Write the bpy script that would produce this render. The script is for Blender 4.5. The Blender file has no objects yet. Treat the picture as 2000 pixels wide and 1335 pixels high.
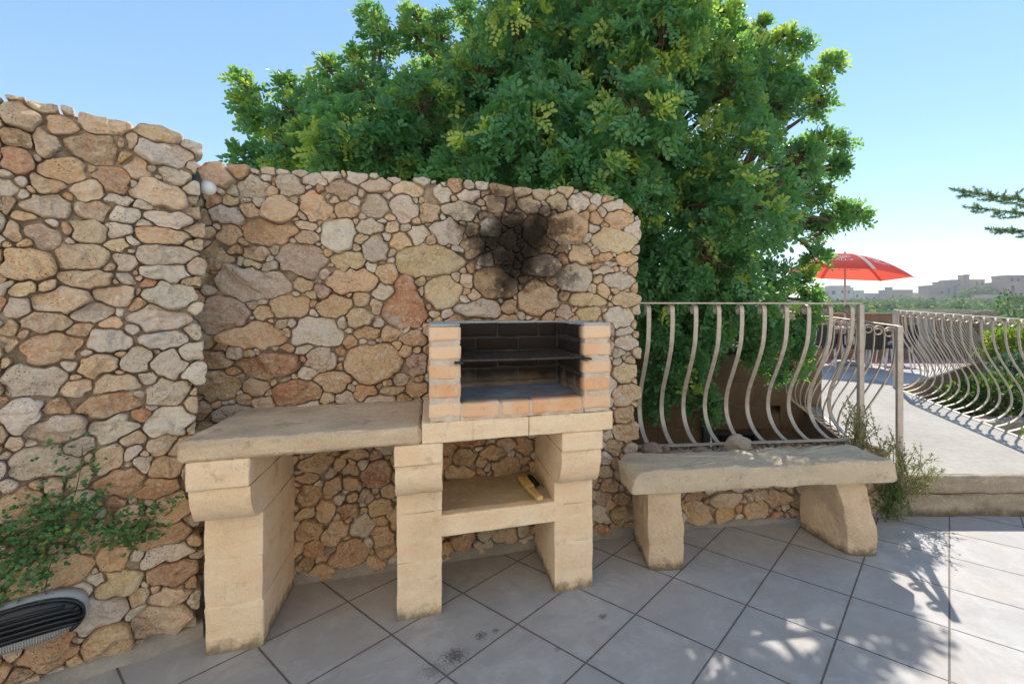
import bpy, math, random
import numpy as np
from mathutils import Vector, Matrix

# ---------------------------------------------------------------- camera, sky, sun, exposure
scene = bpy.context.scene
cam = bpy.data.cameras.new('camera'); cam_o = bpy.data.objects.new('camera', cam)
scene.collection.objects.link(cam_o); scene.camera = cam_o
cam_o.location = (0, 0, 1.468); cam_o.rotation_euler = (math.radians(90), 0, 0)
cam.sensor_width = 36; cam.lens = 932.3/2000*36
cam.shift_x = -0.067; cam.shift_y = -0.031
cam.clip_start = 0.05; cam.clip_end = 3000

SUN = Vector((.393, .88, 1.0)).normalized()
world = bpy.data.worlds.new('World'); scene.world = world; world.use_nodes = True
wn = world.node_tree.nodes; wl = world.node_tree.links; wn.clear()
sky = wn.new('ShaderNodeTexSky'); sky.sky_type = 'NISHITA'; sky.sun_disc = False
sky.sun_elevation = math.asin(SUN.z); sky.sun_rotation = math.atan2(SUN.x, SUN.y)
sky.air_density = 1.0; sky.dust_density = 0.0; sky.ozone_density = 1.6; sky.altitude = 50
bg = wn.new('ShaderNodeBackground'); bg.inputs[1].default_value = 0.116
wo = wn.new('ShaderNodeOutputWorld'); gam = wn.new('ShaderNodeGamma'); gam.inputs[1].default_value = 0.62; wl.new(sky.outputs[0], gam.inputs[0]); hs = wn.new('ShaderNodeHueSaturation'); hs.inputs['Saturation'].default_value = 1.38; wl.new(gam.outputs[0], hs.inputs['Color']); wl.new(hs.outputs[0], bg.inputs[0]); wl.new(bg.outputs[0], wo.inputs[0])
sun = bpy.data.lights.new('sun', 'SUN'); sun_o = bpy.data.objects.new('sun', sun)
scene.collection.objects.link(sun_o); sun.energy = 2.1; sun.angle = math.radians(0.5); sun.color = (1, .95, .86)
sun_o.rotation_euler = SUN.to_track_quat('Z', 'Y').to_euler()
sun_o.location = (4, 9, 12)
scene.view_settings.view_transform = 'Standard'; scene.view_settings.look = 'None'
scene.view_settings.gamma = 1; scene.view_settings.exposure = 1.76
scene.cycles.max_bounces = 8; scene.cycles.diffuse_bounces = 4

# ---------------------------------------------------------------- helpers
C = scene.collection
rng = np.random.default_rng(7); random.seed(7)

def tag(o, label=None, cat=None, group=None, kind=None):
    if label: o['label'] = label
    if cat: o['category'] = cat
    if group: o['group'] = group
    if kind: o['kind'] = kind
    return o
def thing(name, label, cat, loc=(0, 0, 0), rz=0, group=None):
    o = bpy.data.objects.new(name, None); C.objects.link(o); o.location = loc; o.rotation_euler = (0, 0, rz)
    o.empty_display_size = .1
    return tag(o, label, cat, group)
def copy_tree(o, parent=None):
    c = o.copy(); C.objects.link(c)
    if parent: c.parent = parent
    for ch in list(o.children): copy_tree(ch, c)
    return c

class MB:
    """collects geometry, builds ONE mesh object"""
    def __init__(s): s.V = []; s.F = []; s.M = []; s.n = 0
    def add(s, V, F, m=0):
        V = np.asarray(V, float).reshape(-1, 3)
        s.V.append(V); s.F += [tuple(int(i)+s.n for i in f) for f in F]; s.M += [m]*len(F); s.n += len(V); return s
    def tf(s, fn):
        s.V = [fn(v) for v in s.V]; return s
    def build(s, name, mats, parent=None, smooth=True, attrs=None, angle=None):
        me = bpy.data.meshes.new(name); V = np.concatenate(s.V)
        me.from_pydata(V.tolist(), [], s.F)
        return finish(me, name, mats, parent, smooth, s.M, angle)
def finish(me, name, mats, parent, smooth, M=None, angle=None):
    if not isinstance(mats, (list, tuple)): mats = [mats]
    for m in mats: me.materials.append(m)
    if M is not None and len(mats) > 1: me.polygons.foreach_set('material_index', np.array(M, dtype=np.int32))
    if smooth: me.polygons.foreach_set('use_smooth', np.ones(len(me.polygons), bool))
    if smooth and angle is not None:
        try: me.set_sharp_from_angle(angle=math.radians(angle))
        except Exception: pass
    me.update()
    o = bpy.data.objects.new(name, me); C.objects.link(o)
    if parent: o.parent = parent
    return o
def big(name, V, F, mats, parent=None, smooth=True, attrs=None, M=None):
    """fast mesh from numpy arrays; F is (n,k)"""
    V = np.asarray(V, np.float32); me = bpy.data.meshes.new(name)
    if isinstance(F, np.ndarray): Fl = [F]
    else: Fl = F
    nv = len(V); nl = sum(f.size for f in Fl); nf = sum(len(f) for f in Fl)
    me.vertices.add(nv); me.vertices.foreach_set('co', V.ravel())
    me.loops.add(nl); me.loops.foreach_set('vertex_index', np.concatenate([f.ravel() for f in Fl]).astype(np.int32))
    tot = np.concatenate([np.full(len(f), f.shape[1]) for f in Fl]).astype(np.int32)
    st = np.concatenate([[0], np.cumsum(tot)[:-1]]).astype(np.int32)
    me.polygons.add(nf); me.polygons.foreach_set('loop_start', st); me.polygons.foreach_set('loop_total', tot)
    me.update(calc_edges=True)
    for k, a in (attrs or {}).items():
        a = np.asarray(a, np.float32)
        if a.ndim == 1:
            at = me.attributes.new(k, 'FLOAT', 'POINT'); at.data.foreach_set('value', a)
        else:
            at = me.attributes.new(k, 'FLOAT_COLOR', 'POINT')
            at.data.foreach_set('color', np.concatenate([a, np.ones((nv, 1), np.float32)], 1).ravel())
    o = finish(me, name, mats, parent, smooth, M); me.validate(); return o

def _h(i, j, k, seed):
    n = (i*374761393 + j*668265263 + k*2147483647 + seed*144665) & 0xffffffff
    n = ((n ^ (n >> 13))*1274126177) & 0xffffffff
    return ((n ^ (n >> 16)) & 0xffff)/65535.
def vnoise(P, sc, seed=0):
    Q = np.asarray(P, float)*sc + 1000; I = np.floor(Q).astype(np.int64); f = Q-I; f = f*f*(3-2*f)
    r = 0
    for a in (0, 1):
        for b in (0, 1):
            for c in (0, 1):
                w = (f[..., 0] if a else 1-f[..., 0])*(f[..., 1] if b else 1-f[..., 1])*(f[..., 2] if c else 1-f[..., 2])
                r = r + w*_h(I[..., 0]+a, I[..., 1]+b, I[..., 2]+c, seed)
    return r*2-1
def fbm(P, sc, o=3, seed=0):
    r = 0; a = 1
    for i in range(o): r = r + a*vnoise(P, sc*2**i, seed+i*17); a *= .5
    return r

def block(x0, x1, y0, y1, z0, z1, res=.02, r=.006, amp=.002, sc=12, seed=0, chip=0.):
    """rounded, slightly uneven stone block -> V,F"""
    lo = np.array([x0, y0, z0]); hi = np.array([x1, y1, z1]); L = hi-lo
    n = np.maximum(2, np.round(L/res).astype(int))
    Vs = []; Fs = []; off = 0
    for ax in range(3):
        u, v = (ax+1) % 3, (ax+2) % 3
        # denser rows close to the edges so that rounding shows
        def cs(k):
            t = np.linspace(0, 1, n[k]+1); e = min(.45, r/L[k])
            return np.unique(np.concatenate([t, [e*.3, e, 1-e, 1-e*.3]]).round(5))
        a, b = np.meshgrid(cs(u), cs(v), indexing='ij')
        for side in (0, 1):
            P = np.zeros(a.shape+(3,)); P[..., u] = lo[u]+a*L[u]; P[..., v] = lo[v]+b*L[v]; P[..., ax] = hi[ax] if side else lo[ax]
            idx = np.arange(a.size).reshape(a.shape)+off
            q = np.stack([idx[:-1, :-1], idx[1:, :-1], idx[1:, 1:], idx[:-1, 1:]], -1).reshape(-1, 4)
            if not side: q = q[:, ::-1]
            Vs.append(P.reshape(-1, 3)); Fs.append(q); off += a.size
    V = np.concatenate(Vs); F = np.concatenate(Fs)
    key = np.round(V*1e5).astype(np.int64); _, first, inv = np.unique(key, axis=0, return_index=True, return_inverse=True)
    V = V[first]; F = inv.reshape(-1)[F]
    rr = min(r, L.min()*.45); inn = np.clip(V, lo+rr, hi-rr); d = V-inn; ln = np.linalg.norm(d, axis=1, keepdims=True); nn = d/np.maximum(ln, 1e-9)
    V = inn+nn*rr
    disp = amp*fbm(V, sc, 3, seed)
    if chip:
        ed = (np.abs(nn) > .25).sum(1) >= 2
        disp = disp-chip*np.clip(vnoise(V, 25, seed+5), 0, 1)*ed - chip*.4*ed
    return V+nn*disp[:, None], F
def tube(pts, rad, seg=8, cap=True):
    P = np.array(pts, float); n = len(P); R = np.full(n, rad) if np.isscalar(rad) else np.array(rad, float)
    T = np.gradient(P, axis=0); T /= np.maximum(np.linalg.norm(T, axis=1, keepdims=True), 1e-9)
    up = np.array([0, 0, 1.]) if abs(T[0][2]) < .9 else np.array([1., 0, 0])
    a = np.cross(T[0], up); a /= np.linalg.norm(a); V = []
    for i in range(n):
        a = a-T[i]*(a@T[i]); a /= max(np.linalg.norm(a), 1e-9); b = np.cross(T[i], a)
        t = np.arange(seg)/seg*2*np.pi
        V.append(P[i]+R[i]*(np.cos(t)[:, None]*a+np.sin(t)[:, None]*b))
    V = np.concatenate(V); F = []
    for i in range(n-1):
        for j in range(seg):
            k = (j+1) % seg; F.append((i*seg+j, i*seg+k, (i+1)*seg+k, (i+1)*seg+j))
    if cap: F.append(tuple(range(seg))[::-1]); F.append(tuple((n-1)*seg+j for j in range(seg)))
    return V, F
def box(x0, x1, y0, y1, z0, z1):
    V = [(x, y, z) for z in (z0, z1) for y in (y0, y1) for x in (x0, x1)]
    return V, [(0, 2, 3, 1), (4, 5, 7, 6), (0, 1, 5, 4), (2, 6, 7, 3), (0, 4, 6, 2), (1, 3, 7, 5)]
def lathe(prof, seg=24):
    t = np.arange(seg)/seg*2*np.pi; V = []; F = []
    for r_, z in prof: V += [(r_*math.cos(a), r_*math.sin(a), z) for a in t]
    for i in range(len(prof)-1):
        for j in range(seg):
            k = (j+1) % seg; F.append((i*seg+j, i*seg+k, (i+1)*seg+k, (i+1)*seg+j))
    return V, F
def catmull(P, n=8):
    P = np.array(P, float); Q = np.vstack([2*P[0]-P[1], P, 2*P[-1]-P[-2]]); out = []
    for i in range(1, len(Q)-2):
        for t in np.arange(n)/n:
            a, b, c, d = Q[i-1:i+3]
            out.append(.5*((2*b)+(-a+c)*t+(2*a-5*b+4*c-d)*t*t+(-a+3*b-3*c+d)*t**3))
    out.append(P[-1]); return np.array(out)

# ---------------------------------------------------------------- materials
class NT:
    def __init__(s, name):
        s.m = bpy.data.materials.new(name); s.m.use_nodes = True; s.t = s.m.node_tree; s.N = s.t.nodes; s.L = s.t.links
        s.b = s.N['Principled BSDF']; s.out = s.N['Material Output']
        s.co = s.N.new('ShaderNodeTexCoord').outputs['Object']
    def n(s, t, **k):
        o = s.N.new(t)
        for a, v in k.items(): setattr(o, a, v)
        return o
    def link(s, a, b): s.L.new(a, b)
    def map(s, scale=(1, 1, 1), rot=(0, 0, 0), loc=(0, 0, 0)):
        m = s.n('ShaderNodeMapping'); m.inputs['Scale'].default_value = scale; m.inputs['Rotation'].default_value = rot; m.inputs['Location'].default_value = loc
        s.link(s.co, m.inputs[0]); return m.outputs[0]
    def noise(s, sc, det=4, rough=.55, vec=None, dist=0):
        o = s.n('ShaderNodeTexNoise'); o.inputs['Scale'].default_value = sc; o.inputs['Detail'].default_value = det
        o.inputs['Roughness'].default_value = rough; o.inputs['Distortion'].default_value = dist
        s.link(vec or s.co, o.inputs['Vector']); return o.outputs['Fac']
    def vor(s, sc, feat='F1', vec=None):
        o = s.n('ShaderNodeTexVoronoi', feature=feat); o.inputs['Scale'].default_value = sc
        s.link(vec or s.co, o.inputs['Vector']); return o.outputs['Distance']
    def ramp(s, f, a, b, ca=(0, 0, 0), cb=(1, 1, 1)):
        o = s.n('ShaderNodeValToRGB'); e = o.color_ramp.elements; e[0].position = a; e[1].position = b
        e[0].color = (*ca, 1); e[1].color = (*cb, 1); s.link(f, o.inputs[0]); return o.outputs[0]
    def mix(s, f, a, b, mode='MIX'):
        o = s.n('ShaderNodeMix', data_type='RGBA', blend_type=mode)
        for i, v in ((0, f), (6, a), (7, b)):
            if isinstance(v, (int, float)): o.inputs[i].default_value = v
            elif isinstance(v, tuple): o.inputs[i].default_value = (*v, 1)
            else: s.link(v, o.inputs[i])
        return o.outputs[2]
    def math(s, op, a, b=0, c=None):
        o = s.n('ShaderNodeMath', operation=op)
        for i, v in enumerate((a, b) if c is None else (a, b, c)):
            if isinstance(v, (int, float)): o.inputs[i].default_value = v
            else: s.link(v, o.inputs[i])
        return o.outputs[0]
    def attr(s, name): return s.n('ShaderNodeAttribute', attribute_name=name)
    def xyz(s, v=None):
        o = s.n('ShaderNodeSeparateXYZ'); s.link(v or s.co, o.inputs[0]); return o.outputs
    def fin(s, col, rough=.8, bump=None, dist=.003, strength=.6, metal=0, spec=.3):
        if isinstance(col, tuple): s.b.inputs['Base Color'].default_value = (*col, 1)
        else: s.link(col, s.b.inputs['Base Color'])
        if isinstance(rough, (int, float)): s.b.inputs['Roughness'].default_value = rough
        else: s.link(rough, s.b.inputs['Roughness'])
        s.b.inputs['Metallic'].default_value = metal; s.b.inputs['Specular IOR Level'].default_value = spec
        if bump is not None:
            bn = s.n('ShaderNodeBump'); bn.inputs['Distance'].default_value = dist; bn.inputs['Strength'].default_value = strength
            s.link(bump, bn.inputs['Height']); s.link(bn.outputs[0], s.b.inputs['Normal'])
        return s.m

def m_wallstone():
    t = NT('field_stone'); col = t.attr('Col').outputs['Color']; soot = t.attr('soot').outputs['Fac']; ln = t.attr('lite').outputs['Fac']
    n1 = t.noise(9, 6, .65); n2 = t.noise(38, 5, .7); n3 = t.noise(140, 3, .7)
    c = t.mix(t.ramp(n1, .36, .62), t.mix(.4, col, (.78, .62, .47)), col)
    c = t.mix(t.math('MULTIPLY', t.ramp(n2, .5, .64), ln), c, (.86, .77, .68))
    c = t.mix(t.math('MULTIPLY', t.ramp(t.noise(5, 5, .7), .54, .66), .45), c, (.62, .50, .40))
    c = t.mix(t.math('MULTIPLY', t.ramp(t.noise(17, 5, .7), .54, .70), .65), c, t.mix(.5, col, (.20, .14, .11)))
    c = t.mix(.5, c, t.ramp(n3, .3, .7, (.36, .33, .30), (.88, .82, .74)), 'OVERLAY')
    c = t.mix(.5, c, t.ramp(t.noise(60, 5, .75), .3, .7, (.34, .30, .26), (.94, .88, .80)), 'OVERLAY')
    # pits of the coral limestone
    pit = t.ramp(t.vor(85), .10, .24); pm = t.ramp(t.noise(7, 3), .5, .6)
    pitm = t.math('MULTIPLY', t.math('SUBTRACT', 1, pit), pm)
    c = t.mix(t.math('MULTIPLY', pitm, .8), c, (.10, .075, .06))
    sm = t.math('MULTIPLY', soot, t.ramp(t.math('ADD', t.noise(13, 9, .82), t.math('MULTIPLY', soot, .34)), .63, .71))
    c = t.mix(t.math('MULTIPLY', t.math('MULTIPLY', soot, t.ramp(t.noise(30, 8, .8), .42, .56)), .75), c, (.13, .08, .055)); c = t.mix(t.math('MULTIPLY', sm, .95), c, (.020, .015, .012))
    h = t.math('ADD', t.math('MULTIPLY', n2, 1.0), t.math('ADD', t.math('MULTIPLY', n3, .35), t.math('MULTIPLY', pitm, -.8)))
    h = t.math('ADD', h, t.math('MULTIPLY', t.noise(19, 6, .7), 1.6))
    return t.fin(c, .92, h, .017, 1.0, spec=.12)
def m_mortar():
    t = NT('earth_mortar'); n = t.noise(30, 6, .7)
    c = t.mix(t.ramp(n, .35, .65), (.34, .26, .20), (.68, .56, .45)); c = t.mix(t.math('MULTIPLY', t.attr('soot').outputs['Fac'], .8), c, (.02, .016, .013))
    return t.fin(c, .95, t.math('ADD', n, t.noise(120, 3)), .008, .8, spec=.1)
def m_limestone(name, a, b, stain=.5, dirt=True, bumpy=.003, fleck=.4):
    t = NT(name); st = t.map((1, 1, 3.5)); n1 = t.noise(4, 5, .6, st); n2 = t.noise(22, 5, .65); n3 = t.noise(160, 3, .7)
    c = t.mix(t.ramp(n1, .3, .7), a, b)
    c = t.mix(t.math('MULTIPLY', t.ramp(n2, .52, .7), fleck), c, (.72, .62, .48))
    c = t.mix(t.math('MULTIPLY', t.ramp(t.noise(9, 6, .7), .58, .72), stain), c, (.30, .21, .12))
    c = t.mix(.4, c, t.ramp(n3, .3, .7, (.3, .27, .24), (.80, .75, .68)), 'OVERLAY'); c = t.mix(t.math('MULTIPLY', t.ramp(t.noise(2.6, 6, .7, t.map((1.4, 1.4, .5))), .5, .7), .35), c, t.mix(.5, c, (.33, .25, .17)))
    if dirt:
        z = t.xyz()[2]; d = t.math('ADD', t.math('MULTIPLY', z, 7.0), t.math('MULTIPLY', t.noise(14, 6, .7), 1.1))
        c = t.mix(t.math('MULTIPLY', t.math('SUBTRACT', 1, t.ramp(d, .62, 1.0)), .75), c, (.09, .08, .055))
    pit = t.math('SUBTRACT', 1, t.ramp(t.vor(120), .08, .2)); pm = t.math('MULTIPLY', pit, t.ramp(t.noise(10, 3), .52, .62))
    c = t.mix(t.math('MULTIPLY', pm, .5), c, (.14, .10, .06))
    h = t.math('ADD', n2, t.math('ADD', t.math('MULTIPLY', n3, .4), t.math('MULTIPLY', pm, -.7)))
    h = t.math('ADD', h, t.math('MULTIPLY', t.noise(48, 6, .75), .8))
    return t.fin(c, .9, h, bumpy*2.2, 1.0, spec=.12)
def m_tiles():
    t = NT('terrace_tiles'); s = .4; th = math.radians(37.68)
    x, y, z = t.xyz(); sn, cs = math.sin(th), math.cos(th)
    X = t.math('SUBTRACT', x, .266); Y = t.math('SUBTRACT', y, 2.307)
    a = t.math('MULTIPLY', t.math('ADD', t.math('MULTIPLY', X, sn), t.math('MULTIPLY', Y, cs)), 1/s)
    b = t.math('MULTIPLY', t.math('ADD', t.math('MULTIPLY', X, -cs), t.math('MULTIPLY', Y, sn)), 1/s)
    def edge(v, w):
        f = t.math('FRACT', t.math('ADD', v, 100.5)); return t.math('ABSOLUTE', t.math('SUBTRACT', f, .5))
    wob = t.math('MULTIPLY', t.math('SUBTRACT', t.noise(45, 3), .5), .006)
    ea = t.math('ADD', edge(a, 0), wob); eb = t.math('ADD', edge(b, 0), wob); e = t.math('MINIMUM', ea, eb)
    g = t.ramp(e, .0078, .0108)
    cmb = t.n('ShaderNodeCombineXYZ'); t.link(t.math('FLOOR', t.math('ADD', a, 100)), cmb.inputs[0]); t.link(t.math('FLOOR', t.math('ADD', b, 100)), cmb.inputs[1])
    wn_ = t.n('ShaderNodeTexWhiteNoise'); t.link(cmb.outputs[0], wn_.inputs[0]); rv = wn_.outputs['Value']
    off = t.n('ShaderNodeVectorMath', operation='MULTIPLY_ADD'); t.link(wn_.outputs['Color'], off.inputs[0]); off.inputs[1].default_value = (9, 9, 9); t.link(t.co, off.inputs[2])
    n1 = t.noise(4.5, 6, .62, off.outputs[0], .8)
    c = t.mix(t.ramp(n1, .36, .66), (.335, .32, .315), (.425, .41, .405))
    c = t.mix(t.math('MULTIPLY', rv, .6), c, (.385, .36, .345))
    c = t.mix(t.math('MULTIPLY', t.ramp(t.noise(3.2, 7, .72, None, 1.5), .50, .60), .28), c, (.54, .53, .52))
    c = t.mix(t.math('MULTIPLY', t.ramp(t.noise(2.2, 5, .65), .5, .68), .40), c, (.38, .30, .255))
    c = t.mix(t.math('MULTIPLY', t.ramp(t.noise(8, 6, .75), .5, .7), .30), c, (.33, .31, .30))
    c = t.mix(t.math('MULTIPLY', t.ramp(t.noise(30, 5, .7), .6, .72), .22), c, (.27, .235, .21))
    # charcoal marks left near the barbecue
    def spot(cx, cy, r, st):
        d = t.n('ShaderNodeVectorMath', operation='DISTANCE'); t.link(t.co, d.inputs[0]); d.inputs[1].default_value = (cx, cy, 0)
        m = t.math('SUBTRACT', 1, t.math('DIVIDE', d.outputs['Value'], r)); m = t.math('MAXIMUM', m, 0)
        k = t.ramp(t.math('ADD', t.math('MULTIPLY', m, .24), t.noise(80, 6, .85)), .60, .68)
        return t.math('MULTIPLY', t.math('MULTIPLY', k, t.ramp(m, 0, .25)), st)
    for q in ((-.535, 2.03, .085, .85), (-.45, 2.155, .05, .8), (.108, 2.29, .035, .8), (-.1, 2.07, .03, .4), (-.39, 2.19, .03, .7), (-.6, 1.95, .09, .45)):
        c = t.mix(spot(*q), c, (.09, .08, .078))
    # dirt collecting along joints
    dm = t.math('MULTIPLY', t.math('SUBTRACT', 1, t.ramp(e, .012, .05)), t.ramp(t.noise(7, 4), .45, .65))
    c = t.mix(t.math('MULTIPLY', dm, .3), c, (.25, .2, .16))
    gc = t.mix(t.noise(9, 3), (.085, .075, .07), (.18, .155, .14))
    c = t.mix(g, gc, c)
    h = t.math('ADD', t.math('MULTIPLY', g, 1.0), t.math('MULTIPLY', t.noise(12, 5), .5))
    rr = t.math('ADD', .55, t.math('MULTIPLY', t.noise(5, 4), .3))
    return t.fin(c, rr, h, .003, .7, spec=.3)
def m_concrete(name, a, b, sc=3, bump=.003, rough=.9):
    t = NT(name); n1 = t.noise(sc, 6, .65); n2 = t.noise(sc*12, 5, .7); n3 = t.noise(220, 2)
    c = t.mix(t.ramp(n1, .3, .7), a, b); c = t.mix(.3, c, t.ramp(n2, .3, .7, (.3, .3, .3), (.7, .7, .7)), 'OVERLAY')
    return t.fin(c, rough, t.math('ADD', n2, t.math('MULTIPLY', n3, .5)), bump, .7, spec=.2)
def m_metal(name='galvanised_metal', a=(.42, .36, .31), b=(.60, .52, .45), rust=.6, metal=.25):
    t = NT(name); n = t.noise(14, 5, .65); c = t.mix(t.ramp(n, .3, .7), a, b)
    c = t.mix(t.math('MULTIPLY', t.ramp(t.noise(24, 6, .75), .58, .72), rust), c, (.20, .11, .06))
    return t.fin(c, .55, t.noise(120, 3), .0006, .5, metal=metal, spec=.4)
def m_leaf(name, dark, light, trans, young, gloss=.38, rnd='rnd', tw=.34):
    t = NT(name); r = t.attr(rnd).outputs['Fac']; y = t.attr('young').outputs['Fac']
    c = t.mix(r, dark, light); c = t.mix(y, c, young)
    t.fin(c, gloss, t.noise(90, 2), .0008, .3, spec=.55)
    tr = t.n('ShaderNodeBsdfTranslucent'); tc = t.mix(y, trans, (min(1, young[0]*1.5), min(1, young[1]*1.5), young[2]*.8)); t.link(tc, tr.inputs[0])
    mx = t.n('ShaderNodeMixShader'); mx.inputs[0].default_value = tw; t.link(t.b.outputs[0], mx.inputs[1]); t.link(tr.outputs[0], mx.inputs[2]); t.link(mx.outputs[0], t.out.inputs[0])
    return t.m
def m_plain(name, col, rough=.6, var=.15, sc=8, metal=0, spec=.35, bump=.0008):
    t = NT(name); n = t.noise(sc, 5, .6); c = t.mix(t.ramp(n, .3, .7), tuple(v*(1-var) for v in col), tuple(min(1, v*(1+var)) for v in col))
    return t.fin(c, rough, t.noise(sc*9, 3), bump, .5, metal=metal, spec=spec)

M_WALL = m_wallstone(); M_MORTAR = m_mortar()
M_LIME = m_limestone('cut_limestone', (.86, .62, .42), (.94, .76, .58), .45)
M_LIME_TOP = m_limestone('weathered_limestone', (.66, .50, .36), (.97, .76, .55), .7, False, .008)
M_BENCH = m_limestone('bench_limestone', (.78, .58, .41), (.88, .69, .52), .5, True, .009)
M_BENCHTOP = m_limestone('bench_slab_stone', (.68, .56, .43), (.84, .70, .54), .55, False, .010)
M_TILE = m_tiles()
M_SKIRT = m_concrete('cement_skirting', (.24, .22, .20), (.42, .38, .34), 6, .006)
M_PATH = m_concrete('path_concrete', (.33, .305, .275), (.395, .365, .335), 1.5, .002)
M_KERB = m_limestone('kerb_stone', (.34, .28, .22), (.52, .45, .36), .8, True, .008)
M_PINK = m_concrete('pink_terrace_paving', (.42, .27, .25), (.50, .36, .34), 3)
M_GREYPAVE = m_concrete('grey_terrace_paving', (.46, .46, .46), (.56, .55, .53), 3)
M_METAL = m_metal()
M_SOIL = m_concrete('soil', (.13, .10, .075), (.26, .20, .15), 8, .02)

# measured stones (mm in the wall's own plane) and the tree's foliage clumps (cm)
MAIN='-369,2163,91,79,t|-268,2193,52,34,o|-199,2118,82,63,g|-184,2200,32,18,t|-121,2202,32,22,t|-20,2138,69,62,g|85,2179,69,33,w|-103,2154,14,27,r|-112,2094,27,29,o|-302,2041,44,30,y|231,2142,85,53,p|408,2166,84,39,t|569,2156,89,40,t|710,2144,51,63,w|-315,1964,78,60,g|-207,1992,58,34,o|-72,2003,85,70,o|97,2036,80,90,o|122,2119,21,34,r|254,2016,62,62,o|394,2051,78,76,g|556,2045,72,79,g|684,2029,64,60,t|57,1931,59,25,t|218,1887,98,95,w|372,1931,72,43,w|436,1973,32,30,w|493,1943,49,28,t|-122,1891,146,71,o|59,1863,57,40,t|-415,1944,45,49,b|-400,1864,47,36,y|-291,1857,55,44,o|-362,1743,91,63,b|-186,1775,75,43,t|33,1735,136,95,p|259,1744,89,62,y|404,1809,68,80,g|530,1860,66,57,o|629,1910,63,60,w|687,1757,223,91,y|-203,1609,187,99,g|43,1609,59,39,t|-40,1650,38,37,o|158,1665,57,32,w|285,1636,150,77,o|-438,1624,48,57,y|-190,1718,44,18,y|-114,1702,32,25,w|-24,1488,104,80,o|197,1488,96,61,o|332,1527,51,49,t|76,1555,33,31,t|558,1522,143,163,R|639,1578,32,38,t|633,1642,38,22,y|-331,1445,129,92,p|-149,1447,53,51,o|-58,1403,38,37,w|108,1344,146,80,w|319,1429,84,49,o|409,1495,26,48,t|352,1340,87,34,o|-197,1334,166,67,o|-413,1313,53,41,b|604,1308,75,60,r|579,1359,37,18,w|736,2146,82,63,w|919,2152,85,41,w|874,2061,118,50,w|788,1934,98,77,g|1068,2107,61,61,t|1278,2117,73,58,t|1459,2140,74,55,y|1600,2154,67,60,w|1721,2177,49,46,w|1165,2020,64,48,p|1039,1967,74,65,w|928,1958,38,45,b|1163,2127,30,52,b|1319,1955,86,113,b|1522,1986,141,103,o|1161,1908,64,48,b|939,1847,65,66,b|1051,1868,51,35,b|1124,1793,81,54,r|1274,1828,57,36,b|1362,1740,137,75,p|1201,1752,32,26,b|1394,1837,63,24,b|1490,1857,43,33,b|1620,1822,87,60,o|1710,2058,55,42,o|1873,2061,108,58,o|1840,1917,168,72,y|1847,2136,68,36,w|1761,1810,81,27,o|1923,1809,81,39,o|1721,1762,31,19,o|1820,1767,45,17,w|1768,1721,74,23,w|1906,1748,37,21,w|1882,1662,126,51,w|1565,1681,134,99,w|1732,1659,29,29,y|770,1577,112,99,y|1084,1632,141,103,b|935,1729,30,33,r|909,1639,49,45,t|897,1528,38,35,g|972,1472,150,57,g|1155,1500,38,50,r|1337,1545,144,111,o|1659,1524,147,50,y|1916,1539,106,51,y|1668,1451,92,44,y|1501,1451,66,43,p|1885,1425,124,66,w|1909,1333,90,21,w|1923,1258,90,41,g|719,1449,29,25,y|787,1445,35,33,g|1866,1135,41,28,g|1959,1138,51,33,t|1923,1058,99,69,y|1920,917,96,72,t|1920,784,96,61,r|1926,670,96,64,t|1804,660,44,38,w|1840,566,79,58,b|1953,559,63,33,g|1772,515,52,55,w|1770,416,78,44,t|1802,328,70,52,r|1887,239,56,55,b|1755,260,69,49,p|887,595,85,50,b|1056,607,88,48,o|856,507,97,40,o|1140,518,108,59,o|1253,639,68,57,o|982,500,30,35,o|-370,1213,97,46,b|-347,1085,109,89,b|-111,1175,168,71,r|129,1202,78,59,p|390,1172,171,118,o|624,1154,62,66,p|26,1027,137,65,r|189,1078,101,63,r|351,1020,69,43,r|-180,1064,69,50,t|-423,951,44,49,t|-283,920,96,59,g|620,1014,66,44,r|494,1010,61,25,t|101,629,99,52,o|306,670,87,28,o|280,580,48,35,o|414,539,86,86,r|194,502,63,59,o|67,464,64,69,o|150,374,56,59,o|267,367,61,46,r|427,365,73,50,y|283,425,32,28,o|73,270,71,69,o|197,250,66,66,o|335,256,72,71,w|447,159,67,111,o|271,117,109,70,r|98,167,65,45,r|51,91,49,38,b|45,373,43,31,o|64,560,61,21,o'
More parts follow.
